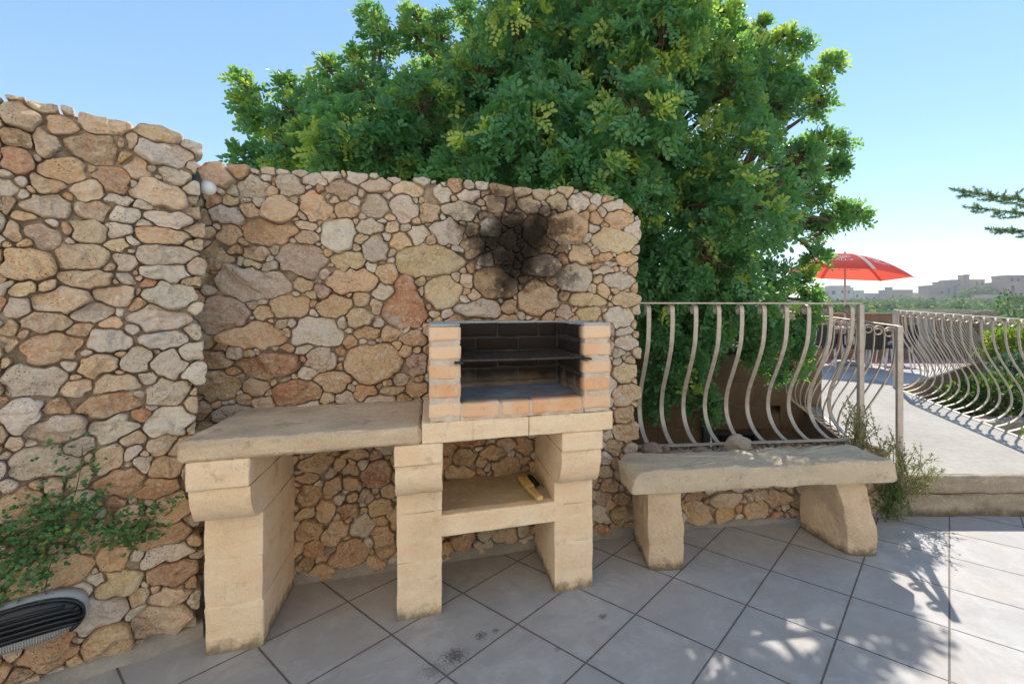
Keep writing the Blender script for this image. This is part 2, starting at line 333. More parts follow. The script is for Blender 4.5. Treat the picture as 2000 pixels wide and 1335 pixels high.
LEFT='-534,2266,30,16,t|-466,2260,36,20,t|-407,2260,23,15,g|-297,2240,86,45,t|-118,2235,89,50,t|-521,2200,51,53,t|-414,2205,41,45,o|-530,2115,43,38,b|-460,2124,40,54,t|-333,2126,82,60,b|-244,2111,30,30,Y|-117,2154,111,52,w|-524,2023,49,44,r|-407,2024,63,49,o|-426,2083,19,13,o|-219,2181,24,34,t|-283,2015,55,61,r|-195,2072,45,47,t|-78,2059,63,46,w|-124,2041,23,19,w|-122,1976,103,58,t|-452,1960,48,30,o|-522,1951,20,18,w|-345,1953,49,29,t|-447,1871,69,56,p|-249,1933,39,26,w|-324,1885,49,43,t|-549,1856,23,36,b|-513,1820,30,24,o|-177,1916,42,23,w|-109,1920,28,21,t|-242,1872,52,32,w|-94,1875,92,38,w|-342,1797,57,50,t|-545,1765,28,49,t|-466,1757,59,48,p|-259,1806,43,36,w|-114,1793,112,38,o|-500,1643,73,66,o|-366,1683,86,58,t|-257,1737,37,26,y|-107,1706,112,50,g|-238,1666,39,38,w|-104,1633,89,40,w|-348,1593,82,41,t|-504,1550,36,27,y|-558,1550,15,32,g|-229,1598,25,30,g|-162,1581,40,27,R|-453,1572,23,26,t|-409,1515,79,40,t|-260,1525,61,42,t|-95,1533,89,61,w|-531,1477,41,42,g|-458,1429,72,43,t|-329,1454,60,41,g|-127,1436,115,52,g|-203,1492,25,24,r|-553,1399,20,36,b|-548,1342,24,40,t|-445,1324,86,65,o|-283,1348,72,47,w|-107,1339,99,41,w|-318,1247,71,46,o|-197,1260,46,54,w|-95,1233,77,58,w|-550,1274,23,33,y|-481,1195,89,67,g|-260,1157,91,39,t|-99,1108,86,67,w|-285,1082,100,55,r|-422,1092,37,34,r|-482,1120,22,18,y|-514,1076,58,71,w|-99,979,86,73,w|-271,978,77,58,w|-433,1000,81,55,g|-187,1024,35,23,r|-543,968,29,43,t|-121,887,52,29,t|-210,917,37,25,t|-468,874,101,72,g|-206,863,25,34,w|-282,856,55,55,t|-172,813,38,31,w|-99,789,57,53,o|-426,786,37,42,t|-244,749,88,56,r|-128,706,82,55,r|-523,739,50,56,o|-485,798,22,23,o|-89,594,76,70,o|-258,665,40,36,r|-112,487,103,55,r|-225,519,65,45,o|-95,403,91,53,w|-268,447,57,64,o|-80,315,80,59,r|-251,331,86,58,y|-449,438,124,86,o|-321,367,27,30,w|-191,248,35,28,r|-89,216,71,56,t|-313,232,94,76,g|-118,109,109,87,t|-284,107,82,85,o|-447,140,73,75,r|-548,177,24,38,t|-526,81,46,28,b|-435,29,39,23,w'
LOW='84,202,84,31,r|306,172,130,58,t|461,203,41,27,t|681,161,88,67,o|96,90,96,81,o|298,67,89,54,o|511,76,107,74,o|672,32,63,47,r|803,132,42,51,b|790,61,55,28,r'
CROWN='47,578,407,33|248,571,313,34|-258,522,266,18|78,489,481,37|-20,596,265,38|-36,485,227,29|80,411,178,36|240,530,383,17|173,472,405,13|135,420,238,37|-11,411,203,23|-105,444,295,38|11,375,230,34|-46,519,512,21|-38,603,292,38|110,560,428,37|-201,587,390,40|136,370,224,35|-143,580,312,35|134,497,267,38|-47,560,540,27|199,519,392,40|-241,571,318,42|100,470,153,36|104,530,411,40|-81,458,378,34|237,540,258,26|78,516,523,29|-136,408,324,28|107,388,185,38|238,519,301,22|-173,399,291,40|-194,569,351,35|256,565,329,23|-190,604,331,41|-173,439,240,17|62,481,286,41|-68,531,230,21|116,444,114,13|247,551,295,23|147,521,192,40|64,370,358,35|-11,560,211,22|-81,559,226,15|203,442,285,18|-37,367,291,36|-308,569,331,35|119,514,423,39|-5,559,427,33|-32,521,522,24|33,394,369,36|-76,495,309,32|41,581,235,32|-179,506,288,41|70,597,538,34|-302,509,316,25|114,433,170,38|137,542,457,40|-13,376,220,35|-173,574,415,37|-116,539,408,40|179,620,278,36|-69,562,469,35|-61,481,240,38|-51,432,218,22|36,510,220,39|-56,378,273,42|58,496,193,34|49,444,246,41|-62,542,475,34|10,574,503,38|137,442,346,33|-264,469,295,26|-181,377,277,32|-22,536,538,27|-10,421,456,22|129,476,252,40|-8,535,281,36|88,463,387,40|-53,570,396,34|-26,631,452,40|52,435,434,40|18,547,486,32|137,529,304,37|75,437,153,31|35,457,218,39|-95,381,242,34|71,454,144,24|-172,522,252,22|117,491,506,14|139,536,410,33|51,527,196,31|48,539,318,33|-99,468,313,39|-87,421,349,37|31,505,412,32|92,420,111,15|80,405,404,35|175,500,367,37|41,365,291,42|-111,446,322,37|61,607,556,34|-199,409,263,34|-203,477,265,32|-143,583,290,33|208,447,296,12|39,533,222,34|-96,628,408,33|84,575,389,34|-8,396,271,34|116,441,192,32|42,548,199,28|73,426,280,41|-108,467,223,14|136,426,286,42|-113,456,369,31|36,611,333,35|-278,448,288,13|-13,424,278,33|51,608,246,38|10,396,200,22|186,452,182,16|-27,412,327,40|-154,505,352,34|114,397,222,32|-200,424,339,16|37,401,188,25|2,493,282,33|-231,477,337,36|70,423,108,15|36,505,487,39|39,532,348,40|-152,461,311,32|69,374,387,41|-205,483,363,30|26,471,243,38|-49,509,421,35|-242,444,258,16|141,599,502,40|40,378,240,33|-277,455,330,16|-126,522,368,41|136,520,234,38|155,531,449,31|5,358,243,34|177,536,451,13|-225,583,296,40|-46,523,328,33|-28,577,342,38|190,516,359,33|134,491,200,41|99,464,110,15|56,398,437,28|-158,455,271,34|27,493,441,34|23,549,242,42|-55,568,345,32|-80,536,413,32|125,426,415,15|-34,441,420,42|-49,433,285,32|9,504,246,39|4,441,236,40|120,444,134,25|-57,406,390,32|-29,556,233,36|206,474,356,23|14,484,454,37|218,543,393,34|-84,576,329,33|-31,456,349,38|133,434,376,25|150,420,154,22|-246,537,350,40|-225,423,329,13|-325,460,364,10|-315,460,344,14|-299,420,282,8|-296,480,374,10|-254,480,389,10|-303,460,327,16|-270,480,361,16|-208,480,438,13|-200,480,417,16|-223,480,397,12|-171,490,449,10|-168,490,426,15|-145,490,444,8|-144,490,423,12|-120,490,455,14|-107,490,428,15|191,500,445,7|183,500,429,9|212,500,434,10|228,500,426,11|261,500,402,9|250,500,386,15|250,500,362,12|255,500,327,12|277,500,324,6|266,500,300,8|271,500,295,7|255,500,268,10|274,500,249,9|290,500,249,7|250,500,230,12|261,500,241,9|245,500,203,10|237,500,177,12|239,500,158,10|68,420,127,22|88,420,104,22|75,420,86,20|96,415,78,17|106,410,61,13|118,420,131,17|67,430,66,14|60,410,149,25|151,460,130,20|181,460,130,20|203,460,120,17|171,460,105,15|200,460,90,12|123,430,149,20|220,470,139,13|210,460,105,10|-35,390,262,22|-95,380,259,20|-156,390,275,25|-223,420,293,30|-265,430,288,22|7,380,255,20'

# ---------------------------------------------------------------- terrace floor, path, ground
def poly_sheet(name, pts, z, mat, kind='structure', sub=None):
    me = bpy.data.meshes.new(name); me.from_pydata([(x, y, z) for x, y in pts], [], [tuple(range(len(pts)))])
    o = finish(me, name, mat, None, False); tag(o, kind=kind); return o
LEFT_O = np.array([-1.733, 2.157]); LEFT_E = np.array([.747, .664]); LEFT_N = np.array([.664, -.747])
MAIN_O = np.array([-1.540, 2.575]); MAIN_E = np.array([.9560, .2930]); MAIN_N = np.array([.2930, -.9560])
LOW_O = np.array([.697, 3.239]); LOW_E = np.array([.9924, .1230]); LOW_N = np.array([.1230, -.9924])

o = poly_sheet('terrace_floor', [(-9, -8), (9, -8), (9, 3.45), (2.25, 3.45), (1.6, 3.4), (.5, 3.27), (-1.9, 2.6), (-9, 2.6)], 0, M_TILE)
tag(o, 'grey square ceramic tiles laid diagonally with dark joints')

def zpath(y): return .28+.035*(y-3.45)
# path slab (ramp) with raised kerb front
mb = MB()
YL = lambda y: 2.26+.16*(y-3.45)      # left edge
YR = lambda y: 4.02+.16*(y-4.28)      # right edge
ys = np.linspace(3.47, 7.3, 24); V = []; F = []
for i, y in enumerate(ys):
    xs = np.linspace(YL(y), YR(y), 10)
    for x in xs: V.append((x, y, zpath(y)+.004*float(vnoise(np.array([[x, y, 0]]), 1.5)[0])))
for i in range(len(ys)-1):
    for j in range(9):
        a = i*10+j; F.append((a, a+1, a+11, a+10))
mb.add(V, F)
for side, X in ((0, YL), (1, YR)):
    V = []
    for y in ys: V += [(X(y), y, zpath(y)-.001), (X(y), y, -2.6)]
    F = [(2*i, 2*i+1, 2*i+3, 2*i+2) if side else (2*i, 2*i+2, 2*i+3, 2*i+1) for i in range(len(ys)-1)]
    mb.add(V, F, 1)
M_RETAIN = m_concrete('rough_retaining_concrete', (.20, .17, .13), (.34, .29, .23), 4, .02)
o = mb.build('path', [M_PATH, M_RETAIN], smooth=False); tag(o, 'sunlit pale concrete path between curved metal railings', kind='structure')
# kerb: two courses
mb = MB()
V, F = block(2.13, 6.5, 3.41, 3.468, .155, .284, .03, .012, .006, 9, 3, .006); mb.add(V, F)
V, F = block(2.16, 6.5, 3.405, 3.468, -.03, .150, .03, .016, .010, 7, 8, .012); mb.add(V, F)
o = mb.build('kerb', M_KERB); tag(o, 'worn two-course stone kerb at the foot of the path', kind='structure')
# far terrace
o = poly_sheet('far_terrace', [(2.0, 7.0), (4.36, 6.62), (7.9, 9.6), (8.9, 10.75), (1.5, 10.75), (1.5, 8.5), (2.85, 7.6)], .385, M_GREYPAVE)
tag(o, 'grey paved terrace beyond the path, pink tiles at its back')
o = poly_sheet('pink_terrace', [(1.5, 9.2), (7.4, 9.2), (7.9, 9.6), (8.85, 10.7), (1.5, 10.7)], .389, M_PINK)
# lower garden and courtyard ground, reaching out to the horizon as one terrain sheet
def terrain_z(x, y):
    d = math.hypot(x, y)
    z = -2.6
    if y > 14: z += (y-14)*.036
    if y > 170: z += (y-170)*.0
    z = min(z, 3.4)
    # the hill with the village on the right
    z += 3.6*math.exp(-(((x-225)/70)**2+((y-270)/70)**2))
    return z
M_FIELD = m_concrete('dry_field_grass', (.17, .19, .07), (.34, .31, .16), .05, .05)
nx = 70; xs = np.concatenate([-np.geomspace(1500, 12, 20), np.linspace(-10, 300, 60), np.geomspace(320, 1500, 10)])
yg = np.concatenate([np.linspace(-60, 20, 14), np.geomspace(24, 2500, 46)])
V = [(x, y, terrain_z(x, y)+(.5*float(fbm(np.array([[x, y, 0.]]), .03, 2)[0]) if y > 30 else 0)) for y in yg for x in xs]; n = len(xs)
F = [(j*n+i, j*n+i+1, (j+1)*n+i+1, (j+1)*n+i) for j in range(len(yg)-1) for i in range(n-1)]
o = MB().add(V, F).build('ground', M_FIELD); tag(o, 'dry green and straw coloured fields rising to a low hill', kind='structure')

# ---------------------------------------------------------------- field-stone walls
COLS = dict(t=(.90, .61, .45), o=(.92, .54, .35), g=(.82, .67, .60), w=(.96, .80, .70), r=(.66, .36, .24), R=(.54, .22, .15),
            p=(.68, .48, .43), y=(.90, .64, .41), Y=(.72, .38, .08), b=(.52, .36, .24))
def stone_wall(name, O, E, N, recs, s0, s1, ztop, thick, seed, soot=None, res=.012, grow=.022, endside=None, mats=None, fillmax=.05, coarse=None):
    """recs: traced stones (s,z,a,b,colour) in wall metres. Fills what is left with small stones, then gives every stone a body."""
    rg = np.random.default_rng(seed); S = [list(r) for r in recs]
    zt = lambda s: ztop(s) if callable(ztop) else ztop
    gs = np.arange(s0, s1, res); gz = np.arange(0.02, 2.35, res); GS, GZ = np.meshgrid(gs, gz, indexing='ij')
    ZT = np.vectorize(zt)(gs)[:, None]
    inside = (GZ < ZT-.006) & (GZ > .03)
    D = np.full(GS.shape, 9.)
    def sd(ps, pz, r):
        c, s_ = math.cos(r[5]), math.sin(r[5]); dx = ps-r[0]; dz = pz-r[1]; u = (c*dx+s_*dz)/r[2]; v = (-s_*dx+c*dz)/r[3]
        k = 2.35; d = (np.abs(u)**k+np.abs(v)**k)**(1/k)+1e-9
        g = np.sqrt((np.abs(u)**(k-1)/d**(k-1)/r[2])**2+(np.abs(v)**(k-1)/d**(k-1)/r[3])**2)
        q = (d-1)/np.maximum(g, 1e-6)
        for (a_, o_) in r[6]: q = np.maximum(q, dx*math.cos(a_)+dz*math.sin(a_)-o_)
        return q
    def planes(a, b, c):
        if c == 'R': return [(math.radians(24), a*.66), (math.radians(158), a*.60), (math.radians(-90), b*.92)]
        m = int(rg.integers(4, 8)); a0 = rg.uniform(0, 6.28); out = []
        for i in range(m):
            t_ = a0+(i+rg.uniform(-.28, .28))*2*math.pi/m; sup = math.sqrt((a*math.cos(t_))**2+(b*math.sin(t_))**2); out.append((t_, sup*rg.uniform(.82, 1.0)))
        return out
    for r in S:
        r.append(rg.normal(0, .07)); r.append(planes(r[2], r[3], r[4])); D = np.minimum(D, sd(GS, GZ, r))
    def put(s, z, a, b, c, rot):
        r = [s, z, a, b, c, rot, planes(a, b, c)]; S.append(r)
        m = (np.abs(GS-s) < .5) & (np.abs(GZ-z) < .5); D[m] = np.minimum(D[m], sd(GS[m], GZ[m], r))
    # medium stones where nothing was traced
    for it in range(260):
        Q = np.where(inside, D, -1); cand = np.argwhere(Q > fillmax)
        if not len(cand): break
        i, j = cand[rg.integers(len(cand))]; q = Q[i, j]; h_ = min(q*.95, rg.uniform(.04, .10))
        put(gs[i], gz[j], min(h_*rg.uniform(1.1, 1.7), .15), h_, rg.choice(list('toowgryb')), rg.normal(0, .12))
    for it in range(1700):
        Q = np.where(inside, D, -1); i, j = np.unravel_index(np.argmax(Q), Q.shape); q = Q[i, j]
        if q < .0105: break
        h_ = min(q*1.15, .055); put(gs[i], gz[j], h_*rg.uniform(1.0, 1.5), h_, rg.choice(list('towwogrp')), rg.normal(0, .5))
    n = len(S); A = np.array([[r[0], r[1], r[2], r[3], r[5]] for r in S])
    sizes = np.sqrt(A[:, 2]*A[:, 3])
    allV = []; allF4 = []; allF3 = []; allC = []; off = 0
    prof0 = np.array([(0.0, 1.0), (.35, .995), (.62, .985), (.82, .96), (.90, .91), (.955, .78), (.985, .50), (1.0, .12)])
    for k in range(n):
        r = S[k]; mx = max(r[2], r[3]); NT_ = 20 if mx < .03 else (32 if mx < .06 else 52); th = np.arange(NT_)/NT_*2*np.pi
        nr_ = 6 if mx < .03 else (9 if mx < .06 else 15); q_ = np.linspace(0, 1, nr_); arc = np.r_[0, np.cumsum(np.hypot(np.diff(prof0[:, 0]), np.diff(prof0[:, 1])*.35))]; arc /= arc[-1]
        prof = [(float(np.interp(v, arc, prof0[:, 0])), float(np.interp(v, arc, prof0[:, 1]))) for v in q_]; npf = len(prof); prof += [(1.005, -.35), (.96, -1.2)]
        near = [q for q in range(n) if q != k and abs(A[q, 0]-r[0]) < mx+A[q, 2]+.10 and abs(A[q, 1]-r[1]) < mx+A[q, 3]+.10]
        steps = np.linspace(.0, 1.0, 50)[1:]; maxr = mx*1.3+grow
        ps = r[0]+np.cos(th)[:, None]*steps*maxr; pz = r[1]+np.sin(th)[:, None]*steps*maxr
        wq = np.stack([ps, pz, ps*0+seed], -1); wx = (np.abs(vnoise(wq, 13, 71))-.3)*.026+vnoise(wq, 34, 72)*.005; wz = (np.abs(vnoise(wq, 13, 73))-.3)*.026+vnoise(wq, 34, 74)*.005
        ps0, pz0 = ps, pz; ps = ps+wx; pz = pz+wz
        own = sd(ps, pz, r); gap = rg.uniform(.0015, .0055)
        lim = own-grow*rg.uniform(.5, 1.0)
        for q in near: lim = np.maximum(lim, own-sd(ps, pz, S[q])+2*gap)
        zt_ = np.vectorize(zt)(ps0) if callable(ztop) else ztop
        lim = np.maximum(lim, pz0-zt_-rg.uniform(-.008, .014)+wz*.4); lim = np.maximum(lim, .012-pz0)
        if endside: lim = np.maximum(lim, ps0-(s1+rg.uniform(-.006, .034))+wx*.5)
        ok = lim < 0; first = np.argmin(ok, axis=1); first = np.where(ok.all(1), len(steps)-1, first)
        i0 = np.maximum(first-1, 0); l0 = lim[np.arange(NT_), i0]; l1 = lim[np.arange(NT_), first]
        fr = np.clip(-l0/np.maximum(l1-l0, 1e-6), 0, 1); R = (steps[i0]*(1-fr)+steps[first]*fr)*maxr
        R = np.where(first == 0, .004, R)
        R = (R*4+np.roll(R, 1)+np.roll(R, -1))/6
        R *= 1+.035*vnoise(np.stack([np.cos(th)*2.6+k*7.3, np.sin(th)*2.6, th*0], 1), 1.0, seed)+.02*vnoise(np.stack([np.cos(th)*7+k*7.3, np.sin(th)*7, th*0], 1), 1.0, seed+8)
        rad = R.mean()
        if rad < .006: continue
        H = min(.052, .014+rad*.50)*rg.uniform(.7, 1.25)
        edge = (endside and r[0]+rad*1.4 > s1-.03) or r[1]+rad*1.2 > zt(r[0])-.01
        pr = list(prof)
        V = []
        base = rg.uniform(-.012, .018)
        tilt = rg.normal(0, .20, 2); cuts = [(rg.uniform(0, 2*np.pi), rg.uniform(.30, 1.1), rg.uniform(.45, .95)) for _ in range(6)]
        if edge: pr = pr[:npf+1]+[(1.0, -1.5), (.97, -3.0), (.80, -5.0)]
        for (p_, h_) in pr:
            x = np.cos(th)*R*p_; z = np.sin(th)*R*p_
            if h_ > 0:
                hh = H*h_*np.ones(NT_)
                for (ca, sl, lv) in cuts:
                    hh = np.minimum(hh, H*lv-(x*math.cos(ca)+z*math.sin(ca))*sl*.75+.0*H)
                hh = np.maximum(hh, H*h_*.35)+(x*tilt[0]+z*tilt[1])*h_
            else: hh = np.full(NT_, h_*.034)
            V.append(np.stack([r[0]+x, hh+base*(h_ > 0), r[1]+z], 1))
        V = np.concatenate(V)   # (s, out, z)
        amp = .004+.09*rad; Vb = V*np.array([1, 1, rg.uniform(1, 2.4)])+k
        nz = (fbm(Vb, 14, 3, seed+3))*amp*.9-np.abs(vnoise(Vb, 26, seed+9))*.013*rg.uniform(.2, 1.4)+fbm(V, 80, 2, seed+5)*.0016
        prr = np.repeat(np.array([1.]*npf+[.4]*(len(pr)-npf)), NT_)
        V[:, 1] += nz*prr
        sh = np.stack([vnoise(V, 40, 31), np.zeros(len(V)), vnoise(V, 40, 57)], 1)*.0035*min(1, rad/.04); V += sh
        V[:NT_] = V[:NT_].mean(0)
        nr = len(pr); idx = np.arange(nr*NT_).reshape(nr, NT_)+off; nx_ = np.roll(idx, -1, 1)
        q = np.stack([idx[:-1], nx_[:-1], nx_[1:], idx[1:]], -1)[1:].reshape(-1, 4); allF4.append(q[:, ::-1])
        allF3.append(np.stack([idx[1], nx_[1], np.full(NT_, idx[0, 0])], -1))
        allV.append(V); off += len(V)
        col = np.array(COLS[r[4]])*rg.uniform(.70, 1.08)*(1+rg.normal(0, .02, 3)); allC.append(np.tile(col, (len(V), 1)))
    V = np.concatenate(allV); Cc = np.concatenate(allC); nst = len(V)
    F4 = np.concatenate(allF4); F3 = np.concatenate(allF3)
    # mortar face, ends and top
    mres = .018; ms = np.linspace(s0, s1-(.018 if endside else 0), int((s1-s0)/mres)); mz = np.linspace(-.02, 1, int(2.25/mres))
    MS, MZ = np.meshgrid(ms, mz, indexing='ij'); top = np.vectorize(zt)(ms)[:, None]-.018; ZZ = np.where(MZ < 0, -.02, MZ*top)
    P = np.stack([MS, np.zeros_like(MS), ZZ], -1); P[..., 1] = -.032+.016*fbm(P, 26, 3, seed+40)
    mi = np.arange(MS.size).reshape(MS.shape)+nst
    mq = np.stack([mi[:-1, :-1], mi[1:, :-1], mi[1:, 1:], mi[:-1, 1:]], -1).reshape(-1, 4)
    PV = P.reshape(-1, 3)
    # top sheet + right end + left end + back
    off2 = nst+len(PV); tops = P[:, -1]; bk = tops.copy(); bk[:, 1] = -thick; md = [tops*(1-f)+bk*f for f in np.linspace(0, 1, 10)]
    T = np.stack(md, 1); T[:, 1:-1, 2] += .012*fbm(T[:, 1:-1], 18, 3, 4); ti = np.arange(T.shape[0]*T.shape[1]).reshape(T.shape[:2])+off2
    tq = np.stack([ti[:-1, :-1], ti[1:, :-1], ti[1:, 1:], ti[:-1, 1:]], -1).reshape(-1, 4); TV = T.reshape(-1, 3)
    off3 = off2+len(TV)
    def endsheet(col_, off_, flip):
        E_ = np.stack([np.stack([col_[:, 0], -thick*f+col_[:, 1]*(1-f), col_[:, 2]], 1) for f in np.linspace(0, 1, 10)], 1)
        E_[:, 1:-1, 0] += .012*fbm(E_[:, 1:-1], 15, 3, 8)*(1 if not flip else -1)
        ei = np.arange(E_.shape[0]*E_.shape[1]).reshape(E_.shape[:2])+off_
        q_ = np.stack([ei[:-1, :-1], ei[:-1, 1:], ei[1:, 1:], ei[1:, :-1]], -1).reshape(-1, 4)
        return E_.reshape(-1, 3), (q_[:, ::-1] if flip else q_)
    EV, eq = endsheet(P[-1], off3, False); off4 = off3+len(EV); EV2, eq2 = endsheet(P[0], off4, True); off5 = off4+len(EV2)
    zts = np.vectorize(zt)(ms)-.018
    BV = np.concatenate([np.stack([ms, np.full(len(ms), -thick), zts], 1), np.stack([ms, np.full(len(ms), -thick), np.full(len(ms), -2.6)], 1)])
    m_ = len(ms); a_ = np.arange(m_-1)+off5; bq = np.stack([a_, a_+1, a_+1+m_, a_+m_], -1)
    allv = np.concatenate([V, PV, TV, EV, EV2, BV])
    col = np.concatenate([Cc, np.tile([.40, .31, .23], (len(allv)-nst, 1))])
    F4all = np.concatenate([F4, mq, tq, eq, eq2, bq]); M = np.concatenate([np.zeros(len(F4)), np.ones(len(F4all)-len(F4)), np.zeros(len(F3))]).astype(np.int32)
    so = np.zeros(len(allv)) if soot is None else soot(allv[:, 0], allv[:, 2])
    lite = np.clip(.35+.5*vnoise(np.round(col*1000), .37, 5), 0, 1)
    W = np.stack([O[0]+E[0]*allv[:, 0]+N[0]*allv[:, 1], O[1]+E[1]*allv[:, 0]+N[1]*allv[:, 1], allv[:, 2]], 1)
    return big(name, W, [F4all, F3], mats or [M_WALL, M_MORTAR], None, True, dict(Col=col, soot=so, lite=lite), M)
def dec(s): return [[int(a)/1000, int(b)/1000, int(c)/1000, int(d)/1000, e] for a, b, c, d, e in (q.split(',') for q in s.split('|'))]
def main_top(s):
    z = 2.225+.006*math.sin(s*9)
    if s > 1.72: z -= .05*min(1, (s-1.72)/.2)
    if s > 1.90: z -= 1.4*(s-1.90)**1.2
    return z
def soot_main(s, z):
    p = np.stack([s, z, z*0], 1)
    d = np.sqrt(((s-1.22)/.42)**2+((z-1.88)/.36)**2); m = np.clip(1.45-d*1.15+.28*fbm(p, 6, 3, 2), 0, 1)
    d2 = np.sqrt(((s-1.12)/.16)**2+((z-1.62)/.2)**2); return np.clip(np.maximum(m, np.clip(1.0-d2, 0, 1)), 0, 1)
wall_main = stone_wall('stone_wall', MAIN_O, MAIN_E, MAIN_N, dec(MAIN), -1.15, 1.995, main_top, .36, 11, soot_main, endside='R')
tag(wall_main, 'rubble stone wall with black soot stains standing behind the barbecue', 'wall')
def left_top(s): return 2.262+.005*math.sin(s*11)-(.04*max(0, (s+.12)/.12) if s > -.12 else 0)
wall_left = stone_wall('stone_wall', LEFT_O, LEFT_E, LEFT_N, dec(LEFT), -1.5, .0, left_top, .30, 23, None, endside='R')
tag(wall_left, 'tall rubble stone wall with a vine and oval lamp, nearest the camera', 'wall')
wall_low = stone_wall('stone_wall', LOW_O, LOW_E, LOW_N, dec(LOW), -.40, 1.50, .47, .22, 37, None)
tag(wall_low, 'low rubble stone wall under the railing behind the bench', 'wall')
def skirting(parent, O, E, N, s0, s1, hgt, thick, seed):
    n = int((s1-s0)/.02); mb = MB(); ss = np.linspace(s0, s1, n); V = []
    prof = [(-.03, hgt+.004), (thick*.45, hgt), (thick*.85, hgt*.7), (thick, hgt*.25), (thick+.008, -.01)]
    for s in ss:
        for a, z in prof: V.append((s, a, z))
    V = np.array(V); V[:, 1] += .010*fbm(V, 10, 3, seed)*(V[:, 1] > 0); V[:, 2] += .010*fbm(V, 9, 3, seed+4)*(V[:, 2] > 0)
    W = np.stack([O[0]+E[0]*V[:, 0]+N[0]*V[:, 1], O[1]+E[1]*V[:, 0]+N[1]*V[:, 1], V[:, 2]], 1)
    F = [(i*5+j, (i+1)*5+j, (i+1)*5+j+1, i*5+j+1) for i in range(n-1) for j in range(4)]
    o = mb.add(W, [f[::-1] for f in F]).build('skirting', M_SKIRT, parent); return o
skirting(wall_left, LEFT_O, LEFT_E, LEFT_N, -1.5, .02, .055, .035, 3)
skirting(wall_main, MAIN_O, MAIN_E, MAIN_N, -1.1, 2.3, .050, .022, 5)
skirting(wall_low, LOW_O, LOW_E, LOW_N, -.30, 1.50, .030, .030, 9)
# soil and gravel ledge on the low wall
lp = lambda s, d: (LOW_O[0]+LOW_E[0]*s-LOW_N[0]*d, LOW_O[1]+LOW_E[1]*s-LOW_N[1]*d)
rg = np.random.default_rng(5); V = []; F = []
n1, n2 = 60, 9; ss = np.linspace(-.38, 1.5, n1); dd_ = np.linspace(-.01, .24, n2)
P = np.array([[(*lp(s, d), .0) for d in dd_] for s in ss]); P[..., 2] = .468+.008*fbm(P, 20, 3, 2)
idx = np.arange(n1*n2).reshape(n1, n2); Fq = np.stack([idx[:-1, :-1], idx[1:, :-1], idx[1:, 1:], idx[:-1, 1:]], -1).reshape(-1, 4)
mb = MB().add(P.reshape(-1, 3), Fq)
def pebble(c, r, seed, sub=1):
    rg_ = np.random.default_rng(seed); t = (1+5**.5)/2
    v = np.array([(-1, t, 0), (1, t, 0), (-1, -t, 0), (1, -t, 0), (0, -1, t), (0, 1, t), (0, -1, -t), (0, 1, -t), (t, 0, -1), (t, 0, 1), (-t, 0, -1), (-t, 0, 1)], float)
    f = [(0, 11, 5), (0, 5, 1), (0, 1, 7), (0, 7, 10), (0, 10, 11), (1, 5, 9), (5, 11, 4), (11, 10, 2), (10, 7, 6), (7, 1, 8), (3, 9, 4), (3, 4, 2), (3, 2, 6), (3, 6, 8), (3, 8, 9), (4, 9, 5), (2, 4, 11), (6, 2, 10), (8, 6, 7), (9, 8, 1)]
    v /= np.linalg.norm(v[0]); v = list(map(tuple, v))
    for _ in range(sub):
        cache = {}; nf = []
        def mid(a, b):
            k = (min(a, b), max(a, b))
            if k not in cache:
                m = (np.array(v[a])+np.array(v[b])); m /= np.linalg.norm(m); cache[k] = len(v); v.append(tuple(m))
            return cache[k]
        for a, b, c_ in f:
            x, y, z = mid(a, b), mid(b, c_), mid(c_, a); nf += [(a, x, z), (b, y, x), (c_, z, y), (x, y, z)]
        f = nf
    v = np.array(v)
    for _ in range(4):   # chisel flat facets
        d = rg_.normal(size=3); d /= np.linalg.norm(d); h = rg_.uniform(.6, .85); pr_ = v@d; v = v-np.outer(np.maximum(pr_-h, 0), d)
    v = v*(1+.10*fbm(v+seed, 2.2, 3, seed)[:, None]); return v*np.array(r)+np.array(c), f
for k in range(420):
    s = rg.uniform(-.36, 1.48); d = rg.uniform(.0, .22); q = rg.uniform(.006, .017); x, y = lp(s, d)
    V, F = pebble((x, y, .474), (q*rg.uniform(.9, 1.5), q*rg.uniform(.9, 1.5), q*.8), k, 0 if k % 3 else 1); mb.add(V, F, 1)
M_GRAV = m_limestone('gravel_stone', (.26, .21, .17), (.50, .43, .36), .6, False)
o = mb.build('gravel', [M_SOIL, M_GRAV]); tag(o, 'soil and small gravel along the foot of the railing', 'gravel', kind='stuff')
M_ROCK = m_limestone('loose_rock', (.40, .34, .30), (.56, .50, .45), .6, False, .008)
M_ROCK2 = m_limestone('loose_dark_rock', (.24, .17, .15), (.38, .30, .27), .5, False, .008)
for i, (x, y, z, r_, lab, mt) in enumerate([
    (1.065, 3.235, .545, (.092, .07, .080), 'largest rounded pale rock beside the back edge of the bench', M_ROCK),
    (.465, 3.165, .53, (.075, .055, .065), 'grey angular rock beside the end of the tall wall', M_ROCK2),
    (.64, 3.17, .50, (.07, .045, .036), 'flat brown rock between the grey angular rock and the dark one', M_ROCK2),
    (.80, 3.19, .512, (.05, .04, .048), 'small dark upright rock under the third baluster', M_ROCK2),
    (.93, 3.20, .50, (.055, .035, .03), 'reddish flat stone left of the largest rock', M_ROCK2),
    (.575, 3.25, .515, (.03, .025, .04), 'small pointed stone touching the bottom rail', M_ROCK2)]):
    V, F = pebble((0, 0, 0), r_, 40+i, 3); o = MB().add(V, F).build('rock', mt); o.location = (x, y, z); tag(o, lab, 'rock')

